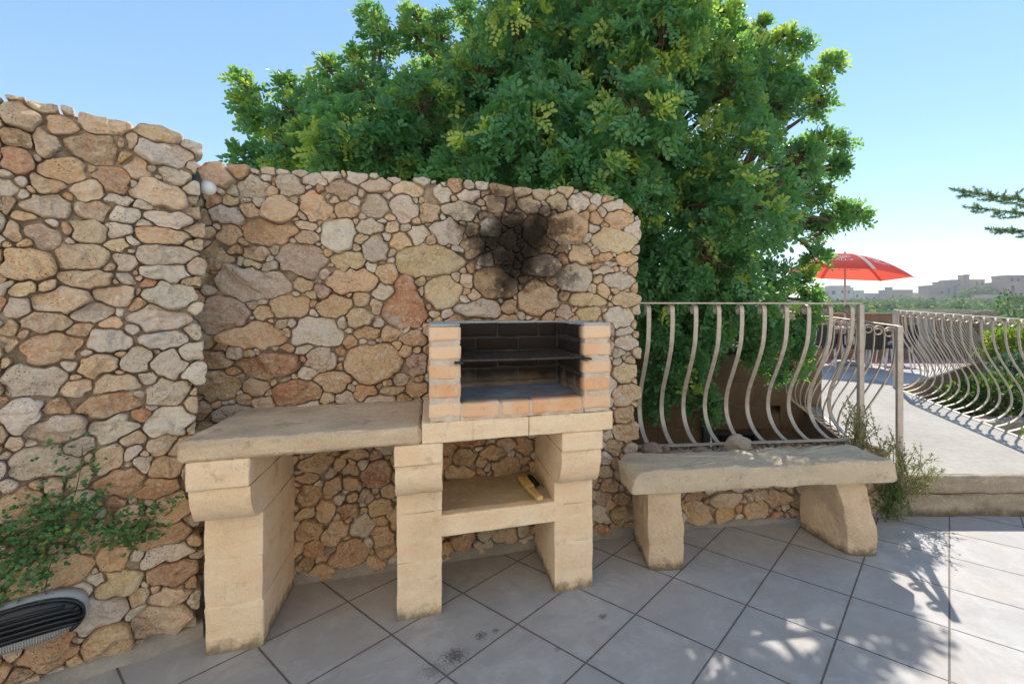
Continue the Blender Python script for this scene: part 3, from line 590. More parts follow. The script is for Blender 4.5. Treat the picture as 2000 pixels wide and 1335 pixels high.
# ---------------------------------------------------------------- barbecue
AZ = math.radians(17.3)
BBQ_O = (-1.593, 2.023, 0)
bbq = thing('barbecue', 'built-in barbecue of pale limestone with orange brick firebox against the wall', 'barbecue', BBQ_O, AZ)
def corbel_mesh(u0, u1, pr, seed):
    """stone moulding, profile in (v,z), extruded over the pillar width"""
    pr = np.array(pr); n = len(pr); us = np.linspace(u0, u1, 9); V = np.array([(u, a, b) for u in us for a, b in pr])
    c = np.array([(u0+u1)/2, pr[:, 0].mean(), pr[:, 1].mean()]); V = V+((V-c)/np.linalg.norm(V-c, axis=1, keepdims=True))*(.004*fbm(V, 14, 3, seed))[:, None]
    F = [(i*n+j, i*n+(j+1) % n, (i+1)*n+(j+1) % n, (i+1)*n+j) for i in range(8) for j in range(n)]
    F += [tuple(range(n))[::-1], tuple(8*n+j for j in range(n))]
    return V, F
def pillar(u0, u1, courses, seed, round_prof):
    mb = MB(); z = 0
    for i, zz in enumerate(courses):
        V, F = block(u0+rng.uniform(-.002, .002), u1+rng.uniform(-.002, .002), rng.uniform(-.002, .002), .505, z-(.02 if i == 0 else 0)+.0002, zz, .02, .0016, .0028, 10, seed+i, .0015); mb.add(V, F); z = zz
    p = mb.build('pillar', M_LIME, bbq, angle=45)
    # top block + quarter round
    mb = MB(); za, zb, fr = round_prof
    V, F = block(u0-.002, u1+.002, -fr, .30, za, .869, .018, .005, .003, 10, seed+30, .003); mb.add(V, F)
    V, F = block(u0+.001, u1-.001, .303, .505, za, .868, .03, .006, .002, 10, seed+31); mb.add(V, F)
    mb.build('pillar_cap', M_LIME, p, angle=45)
    pr = [(.0, zb)]
    if fr > .1:
        for t in np.linspace(0, 1, 12):
            a = t*math.pi/2; pr.append((-(.025+(fr-.045)*math.sin(a)) if t > 0 else -.022, zb+.005+(za-zb-.035)*(1-math.cos(a)) if t < 1 else za-.03))
        pr += [(-(fr-.018), za-.003), (.25, za-.003), (.25, zb)]
    V, F = corbel_mesh(u0+.0005, u1-.0005, [q for q in pr], seed+50)
    mb = MB().add(V, F); V, F = block(u0+.001, u1-.001, .253, .505, zb, za-.003, .03, .006, .002, 10, seed+51); mb.add(V, F)
    mb.build('corbel', M_LIME, p, angle=35)
    return p
pillar(0, .213, [.20, .40, .585], 100, (.755, .588, .165))
pillar(.762, .965, [.27, .50, .60], 200, (.775, .603, .160))
pillar(1.527, 1.733, [.255, .455, .575], 300, (.775, .578, .160))
# worktop slab
mb = MB(); V, F = block(-.028, .872, -.172, .53, .870, .955, .016, .014, .005, 9, 7, .009); V[:, 2] += -.004*(V[:, 2] > .93)*(V[:, 0]+.03)
mb.add(V, F); M_TOP2 = M_LIME_TOP; mb.build('worktop', M_LIME_TOP, bbq, angle=60)
mb = MB()
for a, b in ((.876, 1.0985), (1.0993, 1.3585), (1.3593, 1.785)):
    V, F = block(a, b, -.168, .50, .872, .962, .02, .003, .0022, 11, int(a*100), .002); mb.add(V, F)
mb.build('lintel', M_LIME, bbq, angle=45)
mb = MB(); V, F = block(.968, 1.524, .06, .50, .372, .474, .025, .003, .003, 9, 61); mb.add(V, F); V, F = block(.930, 1.575, -.0035, .059, .373, .476, .02, .003, .002, 9, 62, .002); MB().add(V, F).build('shelf_edge', M_LIME, bbq, angle=45); mb.build('shelf', m_limestone('shelf_stone', (.42, .33, .23), (.56, .45, .32), .4, False), bbq)
# brick firebox
def m_brick():
    t = NT('orange_brick'); n1 = t.noise(9, 5, .65); n2 = t.noise(40, 5, .7)
    r = t.attr('rnd').outputs['Fac']
    c = t.mix(r, (.74, .40, .22), (.84, .60, .42)); c = t.mix(t.math('MULTIPLY', t.ramp(n1, .45, .62), .6), c, (.76, .58, .43))
    c = t.mix(t.math('MULTIPLY', t.ramp(n2, .58, .7), .35), c, (.36, .17, .09))
    z = t.attr('sootb').outputs['Fac']; c = t.mix(z, c, (.010, .009, .009)); return t.fin(c, .9, t.math('ADD', n2, t.noise(140, 3)), .003, .8, spec=.12)
def m_joint():
    t = NT('brick_mortar'); n = t.noise(30, 5, .7); c = t.mix(t.ramp(n, .3, .7), (.52, .42, .34), (.68, .60, .53))
    c = t.mix(t.attr('sootb').outputs['Fac'], c, (.05, .042, .04)); return t.fin(c, .95, n, .006, .8, spec=.1)
M_BRICK, M_JOINT = m_brick(), m_joint()
def sooty(P):
    """fire side of the firebox is blackened: inside the opening, strongest at the back and the top"""
    u, v, z = P[:, 0], P[:, 1], P[:, 2]
    ins2 = (v < .375) & (u > 1.02) & (u < 1.66) & (v > -.135)
    k = np.where(ins2, 1, 0)*np.clip(.68+.9*np.clip((z-1.06)/.20, 0, 1)+.5*fbm(P, 9, 3, 3)*.3, 0, .97)*np.clip((v+.14)/.06, 0, 1)
    return np.clip(k, 0, .97)
def bricks(name, items, parent, mort):
    Vs, Fs, Ms, R = [], [], [], []; off = 0
    for i, (a, b, c_, d, e, f_) in enumerate(items):
        V, F = block(a, b, c_, d, e, f_, .018, .006, .0025, 14, i+int(a*977), .004); Vs.append(V); Fs.append(F+off); Ms.append(np.zeros(len(F))); R.append(np.full(len(V), rng.random())); off += len(V)
    for i, (a, b, c_, d, e, f_) in enumerate(mort):
        V, F = block(a, b, c_, d, e, f_, .012, .003, .0055, 22, i+77); Vs.append(V); Fs.append(F+off); Ms.append(np.ones(len(F))); R.append(np.zeros(len(V))); off += len(V)
    V = np.concatenate(Vs); return big(name, V, np.concatenate(Fs), [M_BRICK, M_JOINT], parent, True, dict(rnd=np.concatenate(R), sootb=sooty(V)), np.concatenate(Ms).astype(np.int32))
zc = [.966+.0865*i for i in range(6)]
fb = bpy.data.objects.new('firebox', None); C.objects.link(fb); fb.parent = bbq
for (a, b) in ((.906, 1.046), (1.636, 1.778)):
    it = []; 
    for k in range(5):
        z0_ = zc[k]+.014; z1_ = zc[k+1]-.006
        cuts_ = [-.160, .0, .115, .23, .355] if k % 2 else [-.160, -.05, .065, .18, .295, .355]
        for j in range(len(cuts_)-1): it.append((a, b, cuts_[j]+.003, cuts_[j+1]-.003, z0_, z1_))
    bricks('side_wall', it, fb, [(a+.006, b-.006, -.1525, .349, .962, 1.392)])
it = []
for k in range(5):
    cuts_ = [1.05, 1.16, 1.40, 1.632] if k % 2 else [1.05, 1.28, 1.52, 1.632]
    for j in range(3): it.append((cuts_[j]+.004, cuts_[j+1]-.004, .36, .46, zc[k]+.006, zc[k+1]-.005))
bricks('back_wall', [(1.0, 1.0, 0, 0, 0, 0)][:0]+it, fb, [(.95, 1.73, .369, .457, .962, 1.394)])
bricks('front_sill', [(1.050, 1.222, -.160, -.055, .970, 1.040), (1.232, 1.368, -.159, -.055, .970, 1.038), (1.378, 1.632, -.160, -.055, .970, 1.041)], fb, [(1.046, 1.636, -.1535, -.06, .962, 1.036)])
V, F = block(1.047, 1.635, -.056, .36, .962, 1.036, .03, .004, .004, 10, 5); MB().add(V, F).build('ash_floor', m_concrete('ash_concrete', (.15, .15, .15), (.30, .29, .28), 8, .006), fb)
# thin cement coping on the firebox
mb = MB()
for (a, b, c_, d) in ((.908, 1.044, -.156, .355), (1.638, 1.776, -.156, .355), (1.047, 1.635, .365, .455)):
    V, F = block(a, b, c_, d, 1.394, 1.405, .02, .004, .003, 18, int(a*50)); mb.add(V, F)
mb.build('coping', m_concrete('coping_cement', (.36, .36, .37), (.50, .49, .48), 8), fb)
# grill grate (lifts out)
M_IRON = m_metal('burnt_iron', (.035, .028, .024), (.075, .06, .05), .5, .3)
gr = thing('grill_grate', 'blackened metal mesh grate resting inside the brick firebox', 'grill', BBQ_O, AZ)
mb = MB(); zg = 1.238
fr = [(1.052, -.175), (1.628, -.175), (1.628, .345), (1.052, .345), (1.052, -.175)]
for i in range(4):
    a, b = fr[i], fr[i+1]; mb.add(*tube([(a[0], a[1], zg), ((a[0]+b[0])/2, (a[1]+b[1])/2, zg-.002), (b[0], b[1], zg)], .006, 6))
for u in (1.018, 1.628): mb.add(*box(u, u+.034, -.188, -.150, zg-.012, zg-.004)); mb.add(*box(u, u+.034, -.150, -.10, zg-.012, zg-.006)) if False else None
mb.build('frame', M_IRON, gr)
V, F = block(1.016, 1.056, -.192, -.140, zg-.014, zg-.004, .02, .003, .0); MB().add(V, F).build('handle', M_IRON, gr)
V, F = block(1.626, 1.668, -.192, -.140, zg-.014, zg-.004, .02, .003, .0); MB().add(V, F).build('handle', M_IRON, gr)
mb = MB()
nu, nv = 15, 8
for i in range(nu):
    for j in range(nv):
        u = 1.056+(.57)*(i+.5)/nu; v = -.17+.51*(j+.5)/nv; du = .57/nu/2; dv = .51/nv/2
        zz = zg-.004*math.sin(math.pi*(i+.5)/nu)
        for (p, q) in (((u-du, v), (u, v+dv)), ((u, v+dv), (u+du, v)), ((u+du, v), (u, v-dv)), ((u, v-dv), (u-du, v))):
            V, F = tube([(p[0], p[1], zz), (q[0], q[1], zz)], .0013, 4, False); mb.add(V, F)
mb.build('mesh_sheet', M_IRON, gr, smooth=False)
# wire brush on the shelf
def bl(u, v, z): c, s = math.cos(AZ), math.sin(AZ); return (BBQ_O[0]+c*u-s*v, BBQ_O[1]+s*u+c*v, z)
br = thing('brush', 'wooden handled wire brush with dark bristles lying on the barbecue shelf', 'brush', bl(1.435, .16, .478), AZ+math.radians(5))
V, F = block(-.019, .019, -.17, .02, .001, .026, .01, .008, .0008); V[:, 0] *= 1-.15*np.clip((V[:, 1]+.05)/-.1, -1, 1); V[:, 2] += .012*np.clip(-V[:, 1]/.17, 0, 1)
M_WOOD = m_plain('pale_brush_wood', (.62, .42, .16), .6, .2, 12)
MB().add(V, F).build('handle', M_WOOD, br)
V, F = block(-.026, .026, .018, .185, .004, .03, .01, .007, .0008); h_ = MB().add(V, F).build('head', M_WOOD, br)
mb = MB()
for i in range(14):
    for j in range(7):
        x = .027+j*.0048; y = .035+i*.0105; mb.add(*tube([(x, y, .012), (x+.004+.002*random.random(), y+.002*random.random(), .012+.024*(1-abs(j-3)/6)), (x+.003, y, .038-.002*j)], .0022, 4))
mb.build('bristles', m_plain('black_bristles', (.02, .02, .02), .7), br)

# ---------------------------------------------------------------- stone bench
bench = thing('stone_bench', 'rough limestone slab bench on two upright stones in front of the railing', 'bench', (0, 0, 0))
def prism_stone(poly_lo, poly_hi, z0, z1, nz=14, r=.02, amp=.008, sc=7, seed=1, res=.03, top_r=.03):
    """rough stone with a polygonal plan that changes from bottom to top"""
    def resample(p):
        p = np.array(p, float); q = np.roll(p, -1, 0); out = []
        for a, b, k in zip(p, q, cnt):
            for t in np.arange(k)/k: out.append(a*(1-t)+b*t)
        return np.array(out)
    L = [np.linalg.norm(np.array(poly_lo[(i+1) % len(poly_lo)])-np.array(poly_lo[i])) for i in range(len(poly_lo))]; cnt = [max(2, int(l/res)) for l in L]
    A, B = resample(poly_lo), resample(poly_hi)
    def smooth(P):
        for _ in range(1): P = (P*4+np.roll(P, 1, 0)+np.roll(P, -1, 0))/6
        return P
    A, B = smooth(A), smooth(B); n = len(A); V = []
    zs = [0, .01]+list(np.linspace(.04, .96, nz))+[.985, 1.0]
    for t in zs:
        tb_ = t**2.6; P = A*(1-tb_)+B*tb_; c = P.mean(0); e = min(t, 1-t)*(z1-z0); ins = top_r*(1-math.sqrt(max(0, 1-(1-min(1, e/top_r))**2)))
        d = P-c; ln = np.linalg.norm(d, axis=1, keepdims=True); P = c+d*(1-ins/ln); V.append(np.c_[P, np.full(n, z0+t*(z1-z0))])
    rings = len(V)
    for f_ in (.75, .5, .25, .02):
        P = V[rings-1][:, :2]; c = P.mean(0); V.append(np.c_[c+(P-c)*f_, np.full(n, z1)])
    V = np.concatenate(V); c3 = V.mean(0); d = V-c3; d[:, 2] *= .8; d /= np.linalg.norm(d, axis=1, keepdims=True)
    topm = (V[:, 2] > z1-.002); d[topm] = (0, 0, 1)
    V = V+d*(amp*fbm(V, sc, 4, seed))[:, None]
    R_ = rings+4; F = [(i*n+j, i*n+(j+1) % n, (i+1)*n+(j+1) % n, (i+1)*n+j) for i in range(R_-1) for j in range(n)]
    F.append(tuple((R_-1)*n+j for j in range(n))); F.append(tuple(range(n))[::-1]); return V, F
seat_lo = [(.285, 2.635), (1.0, 2.725), (1.865, 2.835), (1.90, 2.87), (1.86, 3.16), (1.0, 3.06), (.26, 2.97), (.235, 2.80)]
seat_hi = [(.335, 2.655), (1.0, 2.735), (1.85, 2.84), (1.885, 2.88), (1.78, 3.15), (1.0, 3.07), (.28, 2.975), (.215, 2.86)]
V, F = prism_stone(seat_lo, seat_hi, .447, .572, 10, amp=.013, sc=9, seed=3, res=.015, top_r=.014); MB().add(V, F).build('seat', M_BENCHTOP, bench, angle=50)
V, F = prism_stone([(.385, 2.705), (.585, 2.685), (.60, 3.05), (.34, 3.10)], [(.375, 2.71), (.565, 2.70), (.60, 3.0), (.34, 3.09)], -.01, .452, 22, amp=.016, sc=8, seed=5, res=.014, top_r=.022); MB().add(V, F).build('leg', M_BENCH, bench, angle=50)
V, F = prism_stone([(1.60, 2.855), (1.77, 2.862), (1.79, 3.1), (1.56, 3.24), (1.475, 3.22)], [(1.52, 2.875), (1.70, 2.875), (1.75, 3.08), (1.53, 3.2), (1.465, 3.19)], -.01, .455, 22, amp=.018, sc=7, seed=9, res=.014, top_r=.03); MB().add(V, F).build('leg', M_BENCH, bench, angle=50)

# ---------------------------------------------------------------- railings with bellied flat bars
def bar_mesh(H, belly=.272, w=.030, th=.008, curl=.040):
    pr = catmull([(.0, .955*H), (.0, .86*H), (.018, .73*H), (.065, .62*H), (.14, .50*H), (.235, .355*H), (belly, .24*H), (.255, .14*H), (.17, .055*H), (.055, .012*H), (.0, .008*H)], 6)
    pr[:, 0] *= belly/.272
    c = (curl, H-.012-curl); sp = []
    for a in np.linspace(math.radians(-330), math.radians(180), 26)[:-1]:
        f = (math.radians(180)-a)/math.radians(510); r = curl*(1-.62*f); sp.append((c[0]+r*math.cos(a), c[1]+r*math.sin(a)))
    # a runs clockwise over the top to the front of the bar
    P = np.array(sp+[(0.0, c[1])]+[tuple(p) for p in pr if p[1] < c[1]-.01])
    T = np.gradient(P, axis=0); T /= np.linalg.norm(T, axis=1, keepdims=True); Nn = np.stack([-T[:, 1], T[:, 0]], 1)
    V = []
    for p, nn in zip(P, Nn):
        for sx, sn in ((-1, -1), (1, -1), (1, 1), (-1, 1)): V.append((sx*w/2, p[0]+sn*nn[0]*th/2, p[1]+sn*nn[1]*th/2))
    F = []; n = len(P)
    for i in range(n-1):
        for j in range(4): F.append((i*4+j, i*4+(j+1) % 4, (i+1)*4+(j+1) % 4, (i+1)*4+j))
    F += [(0, 1, 2, 3)[::-1], tuple((n-1)*4+j for j in range(4))]; return V, F
_bars = {}
def railing(label, A, B, H, sgn, n, posts=((0, 0, 0), (1, 0, 0)), belly=.272, group=None, w=.030, curl=.040, first=.5, bottom=True, inset=0):
    """A,B: base points (x,y,z). local x runs A->B, local y is 'outward' (sgn=+1 left of A->B)"""
    A = Vector(A); B = Vector(B); d = B-A; L = math.hypot(d.x, d.y); rz = math.atan2(d.y, d.x); slope = d.z/L
    t = thing('railing', label, 'railing', tuple(A), rz, group)
    def strip(z, hw, ht):
        V, F = box(0, L, -hw, hw, z-ht, z); V = np.array(V); V[:, 2] += V[:, 0]*slope; return V, F
    V, F = strip(H, .019, .010); MB().add(V, F).build('top_rail', M_METAL, t, smooth=False)
    if bottom: V, F = strip(.008, .019, .010); MB().add(V, F).build('bottom_rail', M_METAL, t, smooth=False)
    key = (H, belly, w, curl, sgn)
    me = None
    for i in range(n):
        x = L*(i+first)/n
        if me is None:
            V, F = bar_mesh(H, belly, w, .008, curl); V = np.array(V); V[:, 1] *= sgn
            if sgn < 0: F = [f[::-1] for f in F]
            b = MB().add(V, F).build('baluster', M_METAL, t, angle=30); me = b.data
        else: b = bpy.data.objects.new('baluster', me); C.objects.link(b); b.parent = t
        b.location = (x, 0, x*slope)
    for f, dn, up in posts:
        hw = .019; V, F = block(-hw, hw, -hw, hw, -dn, H+up, .3, .003, 0); p = MB().add(V, F).build('post', M_METAL, t); p.location = (L*f, -.0 if not inset else inset, L*f*slope)
    return t
railing('railing of ten thick bellied bars above the low wall behind the bench', (.375, 3.352, .508), (2.085, 3.556, .508), 1.015, 1, 10, ((1, .45, -.012),), w=.031, curl=.042, first=.62)
yl = lambda y: 2.304+.16*(y-3.45)
railing('left railing of the path, starting at the square post beside the weeds', (yl(3.45), 3.45, zpath(3.45)), (yl(6.9), 6.9, zpath(6.9)), 1.075, 1, 20, ((0, .0, -.004), (1, .1, 0)), w=.020, curl=.042, first=.35)
yr = lambda y: 3.98+.16*(y-4.28)
railing('right railing of the path, casting its curly shadow on the concrete', (yr(3.46), 3.46, zpath(3.46)), (yr(6.62), 6.62, zpath(6.62)), 1.08, -1, 19, ((0, .1, 0), (1, .1, 0)), w=.026, curl=.042, first=.35)
railing('far railing of the terrace, its top line just above the right path railing', (4.40, 6.66, .385), (7.85, 9.60, .385), 1.10, -1, 26, ((0, .0, 0), (1, .1, 0)), w=.022, curl=.042)

# ---------------------------------------------------------------- courtyard behind the low wall
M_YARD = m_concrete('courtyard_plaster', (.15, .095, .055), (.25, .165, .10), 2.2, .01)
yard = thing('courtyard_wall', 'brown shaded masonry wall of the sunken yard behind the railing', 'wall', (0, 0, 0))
def mwall(x0, x1, y0, y1, z0, z1, seed, res=.12): return block(x0, x1, y0, y1, z0, z1, res, .015, .008, 3, seed)
mb = MB()
zc_ = -2.6; k = 0
while zc_ < 1.02:
    x = .1-(k % 2)*.3
    while x < 2.75:
        x1_ = min(x+.55, 2.78)
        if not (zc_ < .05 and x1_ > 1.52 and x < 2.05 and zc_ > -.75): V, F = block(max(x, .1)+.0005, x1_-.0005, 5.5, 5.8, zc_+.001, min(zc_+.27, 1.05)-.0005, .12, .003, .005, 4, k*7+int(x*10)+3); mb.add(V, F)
        x += .55
    zc_ += .27; k += 1
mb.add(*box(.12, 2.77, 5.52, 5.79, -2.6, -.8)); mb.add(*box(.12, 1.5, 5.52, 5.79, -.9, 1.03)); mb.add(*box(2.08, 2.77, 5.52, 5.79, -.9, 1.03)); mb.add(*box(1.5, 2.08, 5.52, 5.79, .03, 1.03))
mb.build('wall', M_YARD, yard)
wf = MB()
for b_ in ((1.53, 1.57, 5.50, 5.56, -.72, .07), (2.01, 2.05, 5.50, 5.56, -.72, .07), (1.571, 2.009, 5.50, 5.56, .03, .07), (1.571, 2.009, 5.50, 5.56, -.72, -.68), (1.775, 1.80, 5.505, 5.55, -.678, .028)): wf.add(*box(*b_))
wfo = wf.build('window', m_plain('dark_window_frame', (.035, .03, .028), .5), yard, smooth=False)
gl = NT('dark_glass'); gm = gl.fin((.008, .010, .012), .08, spec=.5); MB().add(*box(1.571, 2.009, 5.53, 5.54, -.68, .03)).build('pane', gm, wfo, smooth=False)
dp = MB(); dp.add(*tube([(1.42, 5.44, -2.6), (1.42, 5.44, .25), (1.42, 5.47, .32)], .04, 10)); tag(dp.build('drainpipe', m_plain('dark_pipe', (.04, .042, .045), .5)), 'dark vertical drainpipe on the brown yard wall left of the window', 'pipe')
# side wall closing the yard on the left, under the tree
mb = MB()
for k in range(14):
    for j in range(6):
        y0 = 3.6+j*.33-(k % 2)*.16
        V, F = block(-.25, .08, max(3.6, y0)+.003, min(5.55, y0+.33)-.003, -2.6+k*.262+.003, -2.6+(k+1)*.262-.003, .12, .008, .005, 4, k*9+j); mb.add(V, F)
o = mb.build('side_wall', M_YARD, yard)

# ---------------------------------------------------------------- leaves
def leaflets(centers, dirs, ups, L, W, rnd, young, fold=.25):
    """one six-sided leaf blade per row"""
    n = len(centers); dirs = dirs/np.linalg.norm(dirs, axis=1, keepdims=True)
    s = np.cross(dirs, ups); s /= np.maximum(np.linalg.norm(s, axis=1, keepdims=True), 1e-6); u = np.cross(s, dirs)
    L = L[:, None]; W = W[:, None]; f = fold*W
    P = np.stack([centers, centers+dirs*L*.33+s*W*.42+u*f, centers+dirs*L*.74+s*W*.5+u*f, centers+dirs*L, centers+dirs*L*.74-s*W*.5+u*f, centers+dirs*L*.33-s*W*.42+u*f], 1)
    i = np.arange(n)[:, None]*6
    F = np.concatenate([i+np.array([0, 1, 2, 3]), i+np.array([0, 3, 4, 5])])
    return P.reshape(-1, 3), F, np.repeat(rnd, 6), np.repeat(young, 6)
def unit(v): return v/np.maximum(np.linalg.norm(v, axis=-1, keepdims=True), 1e-9)
def rosettes(T, D, rg, nleaf=6, npair=4, leaf=.13, L=.046, W=.024, spread=1.0, yprob=.12, ys=None):
    """T tips, D growth directions: each tip carries pinnate leaves"""
    n = len(T); T = np.repeat(T, nleaf, 0); D = np.repeat(D, nleaf, 0); yt = np.repeat((rg.random(n) < yprob)*rg.uniform(.4, 1, n) if ys is None else ys, nleaf); m = len(T)
    R = unit(rg.normal(size=(m, 3))); R -= D*(R*D).sum(1, keepdims=True); R = unit(R)
    ax = unit(D*rg.uniform(.35, 1.2, (m, 1))+R*spread); base = T-D*rg.uniform(0, .07, (m, 1))
    side = unit(np.cross(ax, D+.01)); up = np.cross(side, ax)
    k = npair*2; rn = rg.random(m)
    pos = []; dr = []; upv = []; rr = []; yy = []; LL = []
    sc_ = rg.uniform(.75, 1.15, m)
    for j in range(k):
        sgn = 1 if j % 2 else -1; t = (j//2+1)/npair; droop = -np.array([0, 0, 1.])*(t**2)*.02
        pos.append(base+ax*(leaf*t*sc_)[:, None]+droop+side*sgn*.003); dr.append(unit(ax*.75+side*sgn+up*rg.normal(0, .25, (m, 1))+rg.normal(0, .12, (m, 3))))
        upv.append(up+rg.normal(0, .25, (m, 3))); rr.append(np.clip(rn+rg.normal(0, .12, m), 0, 1)); yy.append(yt); LL.append(L*sc_*rg.uniform(.8, 1.15, m))
    P = np.concatenate(pos); LL = np.concatenate(LL)
    return leaflets(P, np.concatenate(dr), np.concatenate(upv), LL, LL*(W/L), np.concatenate(rr), np.concatenate(yy))
def join(parts):
    V = []; F = []; a = []; b = []; off = 0
    for v, f, r, y in parts: V.append(v); F.append(f+off); a.append(r); b.append(y); off += len(v)
    return np.concatenate(V), np.concatenate(F), np.concatenate(a), np.concatenate(b)
def clump(c, r, n, rg, shell=.45, up=.35):
    d = unit(rg.normal(size=(n, 3))); rad = rg.uniform(shell, 1.0, n)**.7
    return np.array(c)+d*(rad*r)[:, None]*np.array([1, 1, .9]), unit(d+np.array([0, 0, up])+rg.normal(0, .25, (n, 3)))
M_CAROB = m_leaf('carob_leaf', (.045, .165, .085), (.12, .31, .14), (.34, .62, .10), (.48, .58, .12), tw=.43)
M_BARK = m_plain('bark', (.13, .085, .06), .9, .35, 14, spec=.1, bump=.006)
rg = np.random.default_rng(99); SD = np.array(SUN)
GAPS = [(.40, 2.08, .085), (.50, 1.98, .10), (.58, 1.93, .09), (.74, 2.10, .09), (.80, 2.07, .10), (.85, 2.03, .09), (.86, 1.93, .10), (1.02, 2.13, .12)]
parts = []; limbs = []
for q in CROWN.split('|'):
    x, y, z, r = (float(v)/100 for v in q.split(','))
    n = int(68*(r/.4)**2)+6; T, D = clump((x, y, z), r, n, rg); keep = np.ones(n, bool)
    for gx, gy, gr in GAPS:   # thin places in the crown where the sun gets through
        w_ = T-np.array([gx, gy, 0]); w_ = w_-np.outer(w_@SD, SD); keep &= np.linalg.norm(w_, axis=1) > gr
    T, D = T[keep], D[keep]; n = len(T)
    if n == 0: continue
    zz_ = T[:, 2]; ysel = (rg.random(n) < np.clip(.09+.08*(zz_-1.5), .06, .36))*rg.uniform(.35, 1, n)
    parts.append(rosettes(T, D, rg, 6, 4, .115, .047, .026, ys=ysel)); limbs.append((x, y, z, r))
V, F, a, b = join(parts)
tree = thing('carob_tree', 'large dense green carob tree rising behind the main stone wall', 'tree', (.35, 5.0, -2.6))
TO = np.array([.35, 5.0, -2.6])
big('crown', V-TO, F, M_CAROB, tree, False, dict(rnd=a, young=b))
mb = MB()
def branch(p0, p1, r0, r1, sag=.1, wob=.12, n=9, seg=8):
    p0, p1 = np.array(p0, float), np.array(p1, float); P = []
    ph = rg.uniform(0, 6, 3)
    for t in np.linspace(0, 1, n): P.append(p0*(1-t)+p1*t+np.array([math.sin(t*5+ph[0]), math.sin(t*6+ph[1]), math.sin(t*4+ph[2])])*wob*t*(1-t)*2+np.array([0, 0, sag*math.sin(math.pi*t)]))
    V, F = tube(P, np.linspace(r0, r1, n), seg); mb.add(V-TO, F); return P
tr = branch((.35, 5.0, -2.7), (.15, 5.05, .7), .24, .17, 0, .3, 12, 14)
forks = []
for e, r in (((-1.6, 4.9, 2.2), .10), ((-.6, 5.3, 2.6), .11), ((.5, 5.2, 2.8), .11), ((1.3, 5.0, 2.2), .10), ((.2, 4.5, 1.9), .08), ((1.4, 5.2, 1.2), .07), ((-.9, 4.6, 1.6), .08)):
    forks.append(branch(tr[-1], e, r, r*.55, .15, .35, 12, 10))
allp = np.concatenate([np.array(f)[3:] for f in forks])
for (x, y, z, r) in limbs:
    c = np.array([x, y, z]); d = np.linalg.norm(allp-c, axis=1); p = allp[np.argmin(d+.4*np.maximum(0, allp[:, 2]-z))]
    P = branch(p, c, .035, .014, .08, .3, 9, 6)
    for _ in range(int(5+r*16)):
        d_ = unit(rg.normal(size=3)+[0, 0, .3])*r*rg.uniform(.6, .98); branch(c, c+d_, .009, .004, .03, .1, 5, 4)
mb.build('trunk', M_BARK, tree)

# vine on the left wall
M_VINE = m_leaf('vine_leaf', (.05, .15, .045), (.12, .26, .08), (.18, .34, .08), (.34, .34, .07), .5, tw=.25)
def lw(s, z, d): return np.stack([LEFT_O[0]+LEFT_E[0]*s+LEFT_N[0]*d, LEFT_O[1]+LEFT_E[1]*s+LEFT_N[1]*d, z], -1)
vine = thing('vine', 'green trailing vine with small leaves spreading over the left stone wall above the oval lamp', 'plant', (float(lw(-.45, .5, .05)[0]), float(lw(-.45, .5, .05)[1]), .5))
VO = np.array(vine.location); parts = []; stems = MB()
paths = [([(-.95, .42), (-.75, .50), (-.57, .56), (-.42, .66), (-.37, .78), (-.355, .93)], .050, 330), ([(-.8, .52), (-.6, .60), (-.45, .66), (-.30, .63), (-.18, .62), (-.08, .66)], .026, 210),
         ([(-.7, .46), (-.52, .54), (-.40, .60), (-.28, .57), (-.19, .54), (-.14, .52)], .030, 190), ([(-.9, .36), (-.62, .44), (-.50, .56), (-.42, .60)], .050, 300), ([(-.40, .62), (-.45, .72), (-.49, .73)], .026, 60),
         ([(-.44, .50), (-.452, .42), (-.447, .36), (-.462, .30), (-.475, .265)], .009, 34), ([(-.37, .72), (-.33, .70), (-.29, .745)], .018, 50), ([(-.30, .6), (-.24, .55), (-.20, .50)], .018, 50),
         ([(-.9, .55), (-.65, .66), (-.5, .69)], .045, 200), ([(-.75, .3), (-.62, .40), (-.5, .48)], .035, 120)]
for pth, wd, n in paths:
    P = catmull(pth, 8); P3 = lw(P[:, 0], P[:, 1], .055+.02*np.sin(np.arange(len(P))*.8)); V, F = tube(P3-VO, .0016, 5); stems.add(V, F)
    t = rg.uniform(0, len(P)-1, int(n*.85)); i = t.astype(int); n_ = len(t); base = P[i]+rg.normal(0, wd, (n_, 2)); dd = np.abs(rg.normal(.055, .022, n_))+.012
    Q = lw(base[:, 0], base[:, 1], dd); dirs = unit(rg.normal(size=(n_, 3))+np.array([LEFT_N[0], LEFT_N[1], .1])*.6); ups = unit(np.array([LEFT_N[0]*.7, LEFT_N[1]*.7, .9])+rg.normal(0, .4, (n_, 3)))
    LL = rg.uniform(.010, .021, n_); yv = (rg.random(n_) < .04)*1.0
    for da in (-.9, 0, .9):   # three-lobed leaves
        ca, sa = math.cos(da), math.sin(da); sd_ = unit(np.cross(dirs, ups)); parts.append(leaflets(Q-VO, dirs*ca+sd_*sa, ups, LL*(1 if da == 0 else .8), LL*.62, rg.random(n_), yv))
V, F, a, b = join(parts); big('foliage', V, F, M_VINE, vine, False, dict(rnd=a, young=b)); stems.build('stem', m_plain('vine_stem', (.10, .09, .05), .8), vine)

